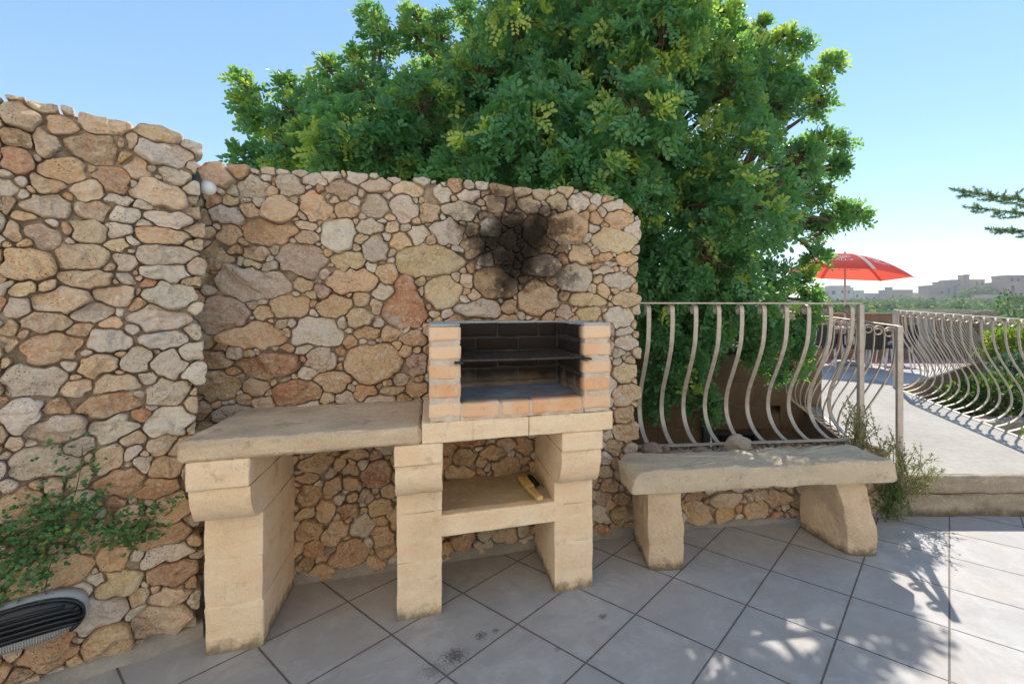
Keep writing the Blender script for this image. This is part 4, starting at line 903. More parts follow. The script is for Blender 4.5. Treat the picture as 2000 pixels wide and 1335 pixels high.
# weeds around the post and on the kerb
M_WEED = m_leaf('weed_leaf', (.16, .19, .07), (.30, .31, .14), (.36, .42, .12), (.52, .45, .26), .5)
M_WEED2 = m_leaf('green_weed_leaf', (.05, .11, .03), (.12, .20, .05), (.2, .35, .05), (.30, .34, .10), .5)
M_STEM = m_plain('dry_stem', (.20, .16, .09), .9)
def weed(name, label, base, stems_, mat, leafn, L, seed, cat='plant', W=.36, y=.25):
    rg_ = np.random.default_rng(seed); base = np.array(base); t = thing(name, label, cat, tuple(base)); st = MB(); parts = []
    for (p0, p1, bend) in stems_:
        p0 = np.array(p0, float); p1 = np.array(p1, float); n = 9; P = np.array([p0*(1-q)+p1*q+np.array([bend[0], bend[1], bend[2]])*math.sin(math.pi*q)*.5 for q in np.linspace(0, 1, n)])
        V, F = tube(P, np.linspace(.0028, .001, n), 5); st.add(V, F); k = int(leafn*np.linalg.norm(p1-p0)/.2)
        q = rg_.uniform(.08, 1, k)*(n-1); i = np.minimum(q.astype(int), n-2); C_ = P[i]+(P[i+1]-P[i])*(q-i)[:, None]; T = unit(P[i+1]-P[i])
        D = unit(T*.6+unit(rg_.normal(size=(k, 3)))*.9); LL = L*rg_.uniform(.6, 1.2, k); parts.append(leaflets(C_, D, unit(rg_.normal(size=(k, 3))+[0, 0, .8]), LL, LL*W, rg_.random(k), (rg_.random(k) < y)*rg_.random(k)))
        for _ in range(3):
            j = rg_.integers(3, n-2); e = P[j]+unit(T[0]*.7+rg_.normal(0, .5, 3))*rg_.uniform(.05, .11); P2 = np.linspace(P[j], e, 4); V, F = tube(P2, .0011, 4); st.add(V, F)
            k2 = int(leafn*.4); q2 = rg_.random(k2)[:, None]; C2 = P[j]*(1-q2)+e*q2; D2 = unit(unit(e-P[j])*.6+unit(rg_.normal(size=(k2, 3)))*.9); L2 = L*rg_.uniform(.5, 1, k2)
            parts.append(leaflets(C2, D2, unit(rg_.normal(size=(k2, 3))+[0, 0, .8]), L2, L2*W, rg_.random(k2), (rg_.random(k2) < y)*rg_.random(k2)))
    V, F, a, b = join(parts); big('foliage', V, F, mat, t, False, dict(rnd=a, young=b)); st.build('stem', M_STEM, t); return t
rs = np.random.default_rng(3)
def fan(n, spread, h0, h1, lean=(0, 0), root=.05):
    out = []
    for _ in range(n):
        a = rs.uniform(0, 2*math.pi); s = rs.uniform(0, spread); out.append(((rs.normal(0, root), rs.normal(0, root), 0), (lean[0]+s*math.cos(a), lean[1]+s*math.sin(a), rs.uniform(h0, h1)), (rs.normal(0, .05), rs.normal(0, .05), rs.uniform(-.02, .05))))
    return out
weed('weed', 'pale dry weed growing through the end bars of the railing', (2.02, 3.44, .44), fan(20, .17, .15, .42, (-.02, 0), .07), M_WEED, 30, .021, 1)
weed('weed', 'bushy weed leaning around the square post of the path railing', (2.24, 3.36, .22), fan(24, .24, .10, .45, (.02, -.03), .07), M_WEED, 26, .020, 2)
weed('weed', 'low weed spreading over the kerb onto the concrete path', (2.34, 3.34, .18), fan(15, .16, .06, .24, (.12, .02), .05), M_WEED, 24, .019, 4)
weed('weed', 'green leafy weed hanging down the front of the kerb beside the bench', (2.15, 3.34, .30), [((rs.normal(0, .03), rs.normal(0, .015), rs.uniform(-.15, .05)), (rs.normal(-.02, .05), -.05+rs.normal(0, .02), rs.uniform(-.28, -.05)), (0, -.05, .03)) for _ in range(24)], M_WEED2, 30, .021, 5, y=.1, W=.6)

# ---------------------------------------------------------------- lamps
M_BLACK = m_plain('black_plastic', (.012, .014, .018), .35, .2, 20, spec=.5)
M_WPL = m_plain('grey_white_plastic', (.38, .41, .45), .45, .08, 10)
lc = lw(-.505, .300, .045); lamp = thing('bulkhead_lamp', 'oval wall lamp with black louvred hood and ribbed glass on the left stone wall', 'lamp', tuple(float(v) for v in lc), math.atan2(LEFT_E[1], LEFT_E[0]))
def oval(a, b, d0, d1, k=2.6, n=56, rings=((1, 0), (1, .7), (.93, 1)), zlo=-9, zhi=9):
    V = []; F = []
    for (s, f) in rings:
        for j in range(n):
            t = j/n*2*math.pi; c, s_ = math.cos(t), math.sin(t); x = a*s*math.copysign(abs(c)**(2/k), c); z = b*s*math.copysign(abs(s_)**(2/k), s_)
            V.append((x, -(d0+(d1-d0)*f), min(max(z, zlo), zhi)))
    m = len(rings)
    for i in range(m-1):
        for j in range(n): F.append((i*n+j, i*n+(j+1) % n, (i+1)*n+(j+1) % n, (i+1)*n+j))
    F.append(tuple((m-1)*n+j for j in range(n))); F.append(tuple(range(n))[::-1]); return V, F
MB().add(*oval(.166, .092, -.03, .026)).build('base_plate', M_WPL, lamp)
glm = NT('ribbed_glass'); gmat = glm.fin(glm.mix(glm.ramp(glm.math('SINE', glm.math('MULTIPLY', glm.xyz()[0], 950)), .2, .8), (.42, .43, .45), (.66, .66, .66)), .2, glm.math('SINE', glm.math('MULTIPLY', glm.xyz()[0], 950)), .004, .8, spec=.5)
MB().add(*oval(.150, .076, .028, .056, 2.3, 56, ((1, 0), (1, .5), (.9, .85), (.7, 1)))).build('glass_cover', gmat, lamp)
hd = MB(); hd.add(*oval(.155, .081, .026, .066, 2.3, 64, ((1, 0), (1, .6), (.90, 1)), zlo=-.036))
for i in range(5):
    z = .060-i*.019; wd = .15*math.sqrt(max(0, 1-((abs(z)+.004)/.086)**2.3)); n = 14
    P = [(wd*math.cos(math.pi*j/n), -(.058+.026*math.sin(math.pi*j/n)**.5), z-.012*abs(math.cos(math.pi*j/n))**3) for j in range(n+1)]
    hd.add(*tube(P, .0065, 6))
hd.build('hood', M_BLACK, lamp)
for a in np.linspace(math.pi*1.04, math.pi*1.96, 2):   # rim of the hood around the glass
    pass
rim = MB(); P = [(.156*math.copysign(abs(math.cos(t))**(2/2.3), math.cos(t)), -.052, .082*math.copysign(abs(math.sin(t))**(2/2.3), math.sin(t))) for t in np.linspace(math.radians(-42), math.radians(222), 60)]
rim.add(*tube(P, .007, 6)); rim.build('rim', M_BLACK, lamp)
# small spotlight at the end of the left wall
e0 = np.array([LEFT_O[0]+LEFT_E[0]*.012-LEFT_N[0]*.10, LEFT_O[1]+LEFT_E[1]*.012-LEFT_N[1]*.10])
sp = thing('wall_light', 'small round wall light with white globe high on the end of the left wall', 'lamp', (float(e0[0]), float(e0[1]), 2.045), math.atan2(LEFT_E[1], LEFT_E[0]))
V, F = lathe([(.001, -.03), (.066, -.03), (.072, -.012), (.072, -.004), (.060, .004), (.001, .006)], 32); V = np.array(V)[:, [2, 1, 0]]; MB().add(V, F).build('backing', m_plain('dark_grey_metal', (.05, .055, .065), .4), sp, angle=40)
V, F = lathe([(.034*math.sin(t)+1e-4, .032-.034*math.cos(t)+.0) for t in np.linspace(0, math.pi, 14)], 24); V = np.array(V)[:, [2, 1, 0]]; MB().add(V, F).build('globe', m_plain('white_globe', (.82, .82, .82), .25, .02), sp)

# ---------------------------------------------------------------- parasol
PC = np.array([5.26, 9.5]); par = thing('parasol', 'open red parasol with white heart logos and white stripes on the far terrace', 'parasol', (float(PC[0]), float(PC[1]), .388), math.radians(0))
def m_cloth(name, col, tr):
    t = NT(name); n = t.noise(5, 4); t.fin(t.mix(t.ramp(n, .3, .7), tuple(v*.9 for v in col), col), .8, spec=.1)
    q = t.n('ShaderNodeBsdfTranslucent'); q.inputs[0].default_value = (*tr, 1); mx = t.n('ShaderNodeMixShader'); mx.inputs[0].default_value = .5
    t.link(t.b.outputs[0], mx.inputs[1]); t.link(q.outputs[0], mx.inputs[2]); t.link(mx.outputs[0], t.out.inputs[0]); return t.m
M_RED = m_cloth('red_canvas', (.62, .05, .045), (.85, .13, .08)); M_WHT = m_cloth('white_canvas', (.78, .76, .75), (.8, .7, .68))
zt_, ze_, RR = 2.19, 1.79, 1.13; a0 = math.radians(-155)
def cano(u, w, off=0, k=0):
    """point on panel k: u 0..1 from apex to hem, w -1..1 across"""
    a = a0+math.radians(60)*k; A_ = np.array([math.cos(a), math.sin(a)]); B_ = np.array([math.cos(a+math.pi/3), math.sin(a+math.pi/3)])
    e = (A_*(1-w)/2+B_*(w+1)/2)*RR*u; z = ze_+(zt_-ze_)*(1-u**2.1)-.10*e[0]; n_ = np.array([*unit((A_+B_)/2)*.35, .93])
    return np.array([e[0], e[1], z])+n_*off
can = None
for k in range(6):
    V = []; F = []; nu, nw = 12, 10
    for i in range(nu+1):
        for j in range(nw+1): V.append(cano(max(i/nu, .003), -1+2*j/nw, 0, k))
    F = [(i*(nw+1)+j, (i+1)*(nw+1)+j, (i+1)*(nw+1)+j+1, i*(nw+1)+j+1) for i in range(nu) for j in range(nw)]
    m_ = [1 if (j in (0, nw-1) and False) else 0 for i in range(nu) for j in range(nw)]
    mb = MB(); mb.add(V, F)
    pan = mb.build('canopy_panel', M_RED, par)
    # white tape along the seam
    V = []; F = []
    for i in range(nu+1):
        u = max(i/nu, .003); c_ = cano(u, -1, .004, k); w_ = .045; s_ = .02+.5*0
        d1 = unit(cano(u, -.8, 0, k)-cano(u, -1, 0, k)); d0 = unit(cano(u, .8, 0, k-1)-cano(u, 1, 0, k-1)); V += [c_+d0*w_*min(1, u*3)+[0, 0, -.0], c_, c_+d1*w_*min(1, u*3)]
    F = [(i*3+j, (i+1)*3+j, (i+1)*3+j+1, i*3+j+1) for i in range(nu) for j in range(2)]; MB().add(V, F).build('stripe', M_WHT, pan)
    # logo: swirled double heart, and the lettering, printed through the cloth
    lg = MB()
    def pt(x, y, off): # x,y in metres on the panel, y up
        u = .67-y/RR/1.03; hw = RR*u*math.tan(math.pi/6)*.87; return cano(u, x/hw, off, k)
    def stroke(P, w):
        P = np.array(P); T = np.gradient(P, axis=0); T /= np.linalg.norm(T, axis=1, keepdims=True)+1e-9; Nn = np.stack([-T[:, 1], T[:, 0]], 1)*w/2
        for off in (.006, -.006):
            V = []
            for p, n_ in zip(P, Nn): V += [pt(*(p+n_), off), pt(*(p-n_), off)]
            lg.add(V, [(2*i, 2*i+1, 2*i+3, 2*i+2) for i in range(len(P)-1)])
    def heart(s, t): return (s*.95*math.sin(t)**3, s*.62*(13*math.cos(t)-5*math.cos(2*t)-2*math.cos(3*t)-math.cos(4*t))/16)
    stroke([np.array(heart(.155, t))*[1, .85]+[0, .065] for t in np.linspace(.35, 2*math.pi-.35, 40)], .020)
    stroke([np.array(heart(.105, t))*[1, .75]+[0, .067] for t in np.linspace(-1.6, 3.6, 34)], .017)
    stroke([(.05*math.cos(t)*(1-t/12)+.012, .070+.028*math.sin(t)*(1-t/12)) for t in np.linspace(0, 6, 20)], .014)
    cu = bpy.data.curves.new('t', 'FONT'); cu.body = "WALL'S"; cu.size = .12; cu.align_x = 'CENTER'; cu.offset = .002; cu.resolution_u = 2
    to = bpy.data.objects.new('t', cu); C.objects.link(to); dg = bpy.context.evaluated_depsgraph_get(); me = to.evaluated_get(dg).to_mesh()
    tv = np.array([v.co[:] for v in me.vertices]); tf = [tuple(p.vertices) for p in me.polygons]; to.evaluated_get(dg).to_mesh_clear(); bpy.data.objects.remove(to)
    for off in (.006, -.006): lg.add([pt(x*1.08, y-.118, off) for x, y, _ in tv], tf)
    lg.build('logo', M_WHT, pan, smooth=False)
MB().add(*tube([(0, 0, -.0), (0, 0, 1.0), (0, 0, zt_+.05)], .020, 12)).build('pole', m_plain('white_pole', (.62, .58, .56), .5), par)
MB().add(*tube([(0, 0, zt_+.0), (0, 0, zt_+.045), (0, 0, zt_+.06)], [.022, .016, .006], 10)).build('finial', M_BLACK, par)
for k in range(6):
    a = a0+math.radians(60)*k; P = [tuple(cano(u, -1, -.012, k)) for u in np.linspace(.03, 1, 10)]; MB().add(*tube(P, .005, 5)).build('rib', M_METAL, par)
V, F = lathe([(.001, .0), (.24, .0), (.25, .03), (.22, .07), (.05, .09), (.03, .2), (.022, .2)], 24); MB().add(V, F).build('base', m_plain('base_plastic', (.3, .3, .3), .6), par, angle=40)

# table and chairs
M_WICK = m_plain('dark_wicker', (.05, .04, .035), .6, .3, 60); M_WLEG = m_plain('white_metal_leg', (.72, .71, .69), .4, .05)
tb = thing('table', 'round pale table under the red parasol', 'table', (5.32, 9.48, .388))
V, F = lathe([(.03, .71), (.50, .71), (.52, .72), (.52, .735), (.50, .745), (.03, .745)], 36); MB().add(V, F).build('table_top', m_plain('pale_table_top', (.62, .60, .58), .4), tb, angle=40)
for a in (45, 135, 225, 315):
    c, s = math.cos(math.radians(a)), math.sin(math.radians(a)); MB().add(*tube([(.34*c, .34*s, .71), (.40*c, .40*s, 0)], .016, 8)).build('leg', M_WLEG, tb)
def chair(label, x, y, rz):
    t = thing('chair', label, 'chair', (x, y, .386), rz, 'dark wicker chairs with white legs')
    V, F = block(-.23, .23, -.22, .24, .40, .46, .05, .02, .003); MB().add(V, F).build('seat', M_WICK, t)
    mb = MB(); V, F = block(-.24, .24, -.012, .012, 0, .37, .04, .01, .002); V[:, 1] += -.10*(1-(V[:, 0]/.26)**2)*0+.05*(V[:, 0]/.24)**2; V[:, 0] *= 1-.25*(V[:, 2]/.44)**3
    V[:, 1] += .24-.0+.10*V[:, 2]/.44-.02; V[:, 2] += .45; V[:, 1] *= 1; mb.add(V, F); mb.build('backrest', M_WICK, t)
    for sx in (-1, 1):
        MB().add(*tube([(sx*.24, .22, .64), (sx*.26, .0, .66), (sx*.25, -.18, .64), (sx*.23, -.20, .46)], .017, 8)).build('armrest', M_WICK, t)
        for sy in (-1, 1): MB().add(*tube([(sx*.21, sy*.20, .42), (sx*.235, sy*.25, 0)], .014, 8)).build('leg', M_WLEG, t)
    V, F = block(-.2, .2, -.19, .18, .46, .50, .05, .018, .004); MB().add(V, F).build('cushion', m_plain('pale_cushion', (.5, .52, .58), .9), t) if 'cushion' in label else None
    return t
chair('dark wicker chair with white legs leftmost at the round table', 4.42, 8.75, math.radians(150))
chair('dark wicker chair with its back to the path railing, nearest the parasol pole', 5.0, 8.45, math.radians(185))
chair('dark wicker chair with a pale cushion at the right of the table', 5.62, 8.70, math.radians(200))
chair('dark wicker chair farthest right beside the post', 6.15, 9.35, math.radians(-100))

# ---------------------------------------------------------------- terrace walls, garden, village
M_TWALL = m_concrete('terrace_wall_stone', (.28, .16, .10), (.42, .27, .18), 2, .01)
tw = thing('terrace_wall', 'reddish brown stone wall closing the far terrace', 'wall', (0, 0, 0))
mb = MB(); k = 0; zc_ = .37
while zc_ < 1.3:
    x = 3.9-(k % 2)*.25
    while x < 8.9:
        V, F = block(max(3.9, x)+.003, min(x+.5, 9.0)-.003, 10.6, 10.85, zc_+.003, zc_+.25-.003, .12, .008, .004, 4, k*31+int(x*3)); mb.add(V, F); x += .5
    zc_ += .25; k += 1
mb.add(*box(3.9, 9.0, 10.62, 10.83, -2.7, 1.36)); mb.build('wall', M_TWALL, tw)
V, F = block(3.85, 9.05, 10.57, 10.88, 1.372, 1.415, .15, .01, .004, 4, 2); MB().add(V, F).build('coping', m_concrete('terrace_coping', (.36, .26, .2), (.5, .4, .32), 3), tw)
for x_ in (7.6, 9.0): V, F = block(x_-.17, x_+.17, 10.52, 10.9, -2.6, 1.46, .15, .012, .006, 3, int(x_)); MB().add(V, F).build('pillar', m_concrete('terrace_pillar%d' % x_, (.34, .27, .22), (.52, .44, .37), 3), tw)
# retaining face under the far terrace and planter wall in the garden
rt = MB()
for (xa, ya, xb, yb) in ((4.40, 6.66, 7.9, 9.63), (7.9, 9.63, 8.9, 10.6)):
    n = 14
    V = [(xa+(xb-xa)*i/n+.02, ya+(yb-ya)*i/n-.02, z) for i in range(n+1) for z in (.383, -2.7)]; rt.add(V, [(2*i, 2*i+2, 2*i+3, 2*i+1)[::-1] for i in range(n)])
tag(rt.build('retaining_wall', M_TWALL), 'tan retaining wall under the edge of the far terrace', 'wall')
V, F = block(5.35, 6.9, 6.5, 6.9, -2.7, -.05, .15, .02, .012, 3, 4); tag(MB().add(V, F).build('garden_wall', m_concrete('garden_wall_stone', (.40, .30, .21), (.58, .46, .35), 3, .01)), 'low tan garden wall below the right railing', 'wall')
V, F = block(4.35, 5.30, 5.2, 7.2, -2.7, -.30, .15, .02, .012, 3, 6); tag(MB().add(V, F).build('garden_wall', m_concrete('planter_stone', (.44, .35, .26), (.60, .50, .38), 3, .01)), 'sunlit tan stone ledge directly under the right railing', 'wall')
M_BUSH_Y = m_leaf('yellow_green_leaf', (.12, .20, .03), (.26, .34, .05), (.3, .45, .05), (.5, .5, .06), .5)
M_BUSH_B = m_leaf('blue_green_leaf', (.06, .12, .08), (.15, .22, .16), (.12, .22, .1), (.2, .3, .2), .5)
M_BUSH_D = m_leaf('dark_green_leaf', (.03, .07, .02), (.08, .14, .035), (.12, .22, .03), (.2, .3, .05), .5)
def bush(label, c, rad, n, L, mat, seed, name='bush', trunk=False):
    rg_ = np.random.default_rng(seed); t = thing(name, label, 'bush' if name == 'bush' else 'tree', tuple(c))
    d = unit(rg_.normal(size=(n, 3))); lump = 1+.30*vnoise(d*1.0, 2.6, seed)+.15*vnoise(d, 6, seed+1)
    P = d*np.array(rad)*(lump*rg_.uniform(.7, 1.0, n))[:, None]; P[:, 2] = np.maximum(P[:, 2], -rad[2]*.8)
    D = unit(d+rg_.normal(0, .6, (n, 3))+[0, 0, .3]); LL = L*rg_.uniform(.6, 1.3, n); V, F, a, b = leaflets(P, D, unit(rg_.normal(size=(n, 3))), LL, LL*.5, rg_.random(n), (rg_.random(n) < .12)*1.0)
    big('foliage', V, F, mat, t, False, dict(rnd=a, young=b)); mb = MB()
    for i in range(7): e = unit(rg_.normal(size=3)+[0, 0, .5])*np.array(rad)*.75; mb.add(*tube([(0, 0, -rad[2]*(.9 if not trunk else 1.6)), e*.4, e], [.02*rad[0]*1.5+.01, .02, .008], 5))
    mb.build('stem', M_BARK, t); return t
for i, (lab, c, r, n, L, m) in enumerate([
    ('yellow green shrub just beyond the right railing near its lower bars', (4.95, 4.75, -.35), (.55, .5, .55), 5200, .075, M_BUSH_Y),
    ('yellow green plant low beside the end of the right railing', (5.6, 5.3, -.1), (.55, .5, .55), 4200, .08, M_BUSH_Y),
    ('dark green shrub hanging over the garden wall', (6.35, 7.25, .05), (.75, .45, .42), 5200, .07, M_BUSH_D),
    ('yellow green shrub above the dark one at the terrace corner', (8.3, 8.9, .75), (.75, .6, .42), 4200, .08, M_BUSH_Y),
    ('blue green agave-like shrub below the terrace corner', (7.6, 8.05, .2), (.8, .5, .5), 4200, .09, M_BUSH_B),
    ('dark green shrub at the far right of the garden', (8.9, 8.2, -.3), (1.0, .8, .8), 5000, .09, M_BUSH_D),
    ('wide green shrub behind the end of the terrace wall', (11.2, 11.8, .2), (1.6, 1.2, .95), 6000, .10, M_BUSH_D),
    ('pale green shrub rising at the right edge behind the railing', (10.2, 10.2, .3), (.9, .8, .7), 5000, .09, M_BUSH_Y)]): bush(lab, c, r, n, L, m, 300+i)

# scrub and hedges across the fields (too many to count)
def scrub(name, label, items, mat, seed, per=150, lmax=9):
    rg_ = np.random.default_rng(seed); parts = []
    for (x, y, rx, rz) in items:
        z = terrain_z(x, y); n = int(per*(1+rx/3)); d = unit(rg_.normal(size=(n, 3))); d[:, 2] = np.abs(d[:, 2]); P = d*np.array([rx, rx, rz*2])*(rg_.uniform(.75, 1, n)*(1+.25*vnoise(d, 3, int(abs(x*7)) % 91)))[:, None]+[x, y, z-.1]
        LL = np.full(n, min(rx*.30, lmax))*rg_.uniform(.6, 1.3, n); parts.append(leaflets(P, unit(d+rg_.normal(0, .7, (n, 3))), unit(rg_.normal(size=(n, 3))), LL, LL*.8, rg_.random(n), (rg_.random(n) < .15)*1.))
    V, F, a, b = join(parts); o = big(name, V, F, mat, None, False, dict(rnd=a, young=b)); tag(o, label, 'scrub', kind='stuff')
M_SCRUB = m_leaf('scrub_leaf', (.045, .10, .035), (.11, .18, .06), (.12, .22, .05), (.24, .27, .09), .7)
rs = np.random.default_rng(17); items = []
for _ in range(420):
    y = rs.uniform(60, 235)**1; x = y*rs.uniform(.30, 1.35); items.append((x, y, rs.uniform(.9, 2.6)*(.6+y/120), rs.uniform(.35, .7)*(.5+y/260)))
scrub('scrub', 'green bushes and hedges scattered over the fields below the village', items, M_SCRUB, 4)
items = [(11+i*.9+rs.normal(0, .3), 17+rs.normal(0, 1.0), rs.uniform(.9, 1.5), rs.uniform(1.75, 2.15)) for i in range(-6, 22)]
scrub('hedge', 'sunlit green hedge just behind the far terrace wall', items, M_SCRUB, 5, 2200, .11)

rs = np.random.default_rng(31); items = []
for _ in range(70):
    y = rs.uniform(22, 60); x = y*rs.uniform(.42, 1.2); items.append((x, y, rs.uniform(.9, 2.0), rs.uniform(.4, .8)))
scrub('scrub', 'nearer green bushes in the field behind the terrace', items, M_SCRUB, 6, 700, .22)

# village
M_STUC = [m_concrete('village_stone_%s' % k, a, b, .12, .02) for k, a, b in (('grey', (.27, .21, .18), (.36, .29, .25)), ('cream', (.44, .33, .24), (.54, .42, .31)), ('pink', (.37, .24, .18), (.48, .33, .25)), ('white', (.42, .38, .34), (.52, .48, .44)))]
M_WIN = m_plain('village_window', (.05, .045, .045), .4)
def house(label, px0, px1, py1, Y, parts_, mat, base=None, wins=()):
    """px->world at distance Y; parts_: (x0,x1,top,front offset,depth) in metres from the house's left foot"""
    x0 = (px0-1134)/932.3*Y; t = thing('house', label, 'building', (x0, Y, base))
    for i, (a, b, z, f, d) in enumerate(parts_):
        mb = MB(); V, F = box(a, b, f, f+d, -4, z); mb.add(V, F)
        for (aa, bb, cc, dd) in ((a-.15, b+.15, f-.15, f+.12), (a-.15, b+.15, f+d-.1, f+d+.15)): mb.add(*box(aa, bb, cc, dd, z-.15, z+.55))
        for (aa, bb) in ((a-.15, a+.12), (b-.12, b+.15)): mb.add(*box(aa, bb, f+.125, f+d-.105, z-.15, z+.55))
        w_ = mb.build('wall', mat if not isinstance(mat, list) else mat[i % len(mat)], t, smooth=False)
        if i < len(wins):
            for (wx, wz, ww, wh) in wins[i]:
                m2 = MB(); m2.add(*box(wx, wx+ww, f-.06, f+.3, wz, wz+wh)); m2.build('window', M_WIN, w_, smooth=False)
    return t
def W(px, py, Y): return (px-1134)/932.3*Y, 1.468+(605.5-py)/932.3*Y
house('large stone farmhouse with two chimney blocks on the hill right of the parasol', 1810, 1935, 540, 260, [(1.7, 14.5, 10.1, 0, 9), (7.8, 11.1, 12.1, 1.5, 5), (14.6, 23.4, 13.2, .8, 10), (18.8, 20.6, 15.6, .4, 2), (21.6, 23.6, 16.0, .4, 2), (23.5, 33.2, 13.4, 1.8, 9), (15.5, 37, 9.9, -1.8, 9), (-.8, 8, 5.2, -2.5, 9)], [M_STUC[0], M_STUC[2]], 4.4,
      [[(7.6, 5, 1.3, 2.6), (11.6, 5.8, 1.0, 3.0)], [], [(3+14.6, 9.4, 1, 1.8)], [], [], [(28.4, 10.6, 1.1, 1.9), (31.2, 10.6, 1.1, 1.9)], [(17, 3, 1.6, 2.6), (19, 5.4, 1.2, 3.4), (34.0, 5.5, 1.6, 2.6)], []])
house('reddish flat roofed house with a balcony at the right edge of the view', 1963, 2060, 540, 225, [(.6, 30, 10.8, 0, 12), (2.6, 30, 14.0, 1.5, 9), (-10, 0, 4.6, -1, 9), (1, 14, 3.4, -3, 6)], [M_STUC[2], M_STUC[2], M_STUC[1], M_STUC[1]], 3.6,
      [[(3, 6.2, 1.5, 2.4), (9, 6.2, 1.5, 2.4), (15, 6.2, 1.5, 2.4)], [(4, 11.4, 1.3, 1.8), (7, 11.4, 1.3, 1.8), (11.5, 11.4, 1.3, 1.8)], [(-8, 1.5, 1.2, 1.8)], []])
house('low cream house between the farmhouse and the reddish house', 1932, 1965, 565, 245, [(0, 9, 8.0, 0, 9), (-3, 6, 6.0, -2, 6)], M_STUC[1], 4.0, [[(6, 5, 1.1, 1.8)], [(1, 3, 1.2, 1.8)]])
house('long white block with a roof room under the left half of the parasol', 1590, 1680, 565, 300, [(.5, 9.5, 8.6, 0, 9), (6.4, 25.6, 11.2, 1.5, 10), (12, 25.2, 12.6, 4, 6), (25.7, 32, 9.4, 1, 9)], [M_STUC[0], M_STUC[3], M_STUC[3], M_STUC[3]], 4.0, [[(3, 4, 1.2, 1.8)], [(12, 7.4, 2.3, 2.4), (18, 8, 1.3, 2), (22, 8, 1.3, 2)], [], [(27, 5.4, 1.4, 2)]])
house('low pale row house between the white block and the blue grey house', 1684, 1735, 580, 310, [(0, 16, 8.0, 0, 9)], M_STUC[3], 4.0, [[(2, 4, 1.3, 2), (7, 4, 1.3, 2), (12, 4, 1.3, 2)]])
house('grey house with a small roof block below the right tip of the parasol', 1733, 1780, 565, 300, [(0, 16, 9.8, 0, 9), (2.2, 4.6, 11.6, 2, 4)], M_STUC[0], 4.0, [[(3, 5, 1.3, 2), (8, 5, 1.3, 2)], []])
house('distant pale house just left of the farmhouse', 1782, 1812, 580, 320, [(0, 9, 8.6, 0, 8)], M_STUC[1], 4.0, [[(3, 5, 1.2, 1.8)]])
# trees on the hill
for i, (lab, px, py, Y, rx, rz) in enumerate([('big dark round tree in front of the farmhouse', 1912, 577, 235, 7.0, 4.0), ('dark tree above the railing at the far right of the fields', 1990, 600, 120, 3.2, 2.6), ('small round tree left of the far right one', 1955, 594, 170, 2.6, 1.8)]):
    x, z = W(px, py, Y); bush(lab, (x, Y, z), (rx, rx, rz), 3200, rx*.17, M_BUSH_D, 500+i, 'tree', True)
def palm(label, px, py, Y, seed):
    x, z = W(px, py, Y); t = thing('palm_tree', label, 'palm tree', (x, Y, z-8), 0, 'pair of palms on the hillside'); rg_ = np.random.default_rng(seed)
    MB().add(*tube([(0, 0, -2), (0, 0, 3.8), (.1, 0, 7.2)], [.55, .45, .6], 10)).build('trunk', M_BARK, t)
    parts = []
    for i in range(46):
        a = rg_.uniform(0, 2*math.pi); el = rg_.uniform(-1.1, 1.2); d = np.array([math.cos(a)*math.cos(el), math.sin(a)*math.cos(el), math.sin(el)]); n = 12
        for q in range(n):
            f = (q+1)/n; p = d*3.1*f+np.array([0, 0, -1.3*f*f+7.4]); parts.append(leaflets(np.array([p, p]), unit(np.array([d+np.cross(d, [0, 0, 1])*.9, d-np.cross(d, [0, 0, 1])*.9])), np.array([[0, 0, 1.], [0, 0, 1.]]), np.full(2, 1.1), np.full(2, .35), rg_.random(2), np.full(2, float(el < -.5)*.0)))
    V, F, a, b = join(parts); big('crown', V, F, M_BUSH_D, t, False, dict(rnd=a, young=b))
palm('left palm of the pair below the farmhouse', 1871, 585, 200, 1); palm('right palm of the pair below the farmhouse', 1884, 583, 205, 2)

# conifer standing outside the view on the right, one branch reaching in
M_NEEDLE = m_leaf('cedar_needle', (.10, .20, .11), (.22, .32, .14), (.14, .24, .08), (.34, .42, .14), .6, tw=.5)
CO = np.array([10.6, 8.4, -2.6]); ced = thing('cedar_tree', 'conifer whose needled branch reaches in from the right against the sky', 'tree', tuple(CO))
st = MB(); parts = []; rgc = np.random.default_rng(12)
st.add(*tube([(0, 0, -.5), (.05, 0, 4), (0, .1, 9)], [.22, .16, .04], 12))
def twig(p0, p1, r0, ln, dens, droop=.06):
    p0, p1 = np.array(p0, float), np.array(p1, float); n = 10; L_ = np.linalg.norm(p1-p0); P = np.array([p0*(1-t)+p1*t+np.array([0, 0, -droop*math.sin(math.pi*t)]) for t in np.linspace(0, 1, n)]); st.add(*tube(P, np.linspace(r0, .003, n), 5))
    k = int(dens*L_); q = rgc.uniform(0, 1, k)*(n-1.001); i = q.astype(int); Cn = P[i]+(P[i+1]-P[i])*(q-i)[:, None]; T = unit(P[i+1]-P[i]); D = unit(T*.8+unit(rgc.normal(size=(k, 3)))*.9)
    LL = ln*rgc.uniform(.6, 1.2, k); parts.append(leaflets(Cn, D, unit(rgc.normal(size=(k, 3))), LL, LL*.13, rgc.random(k), (rgc.random(k) < .15)*1.)); return P
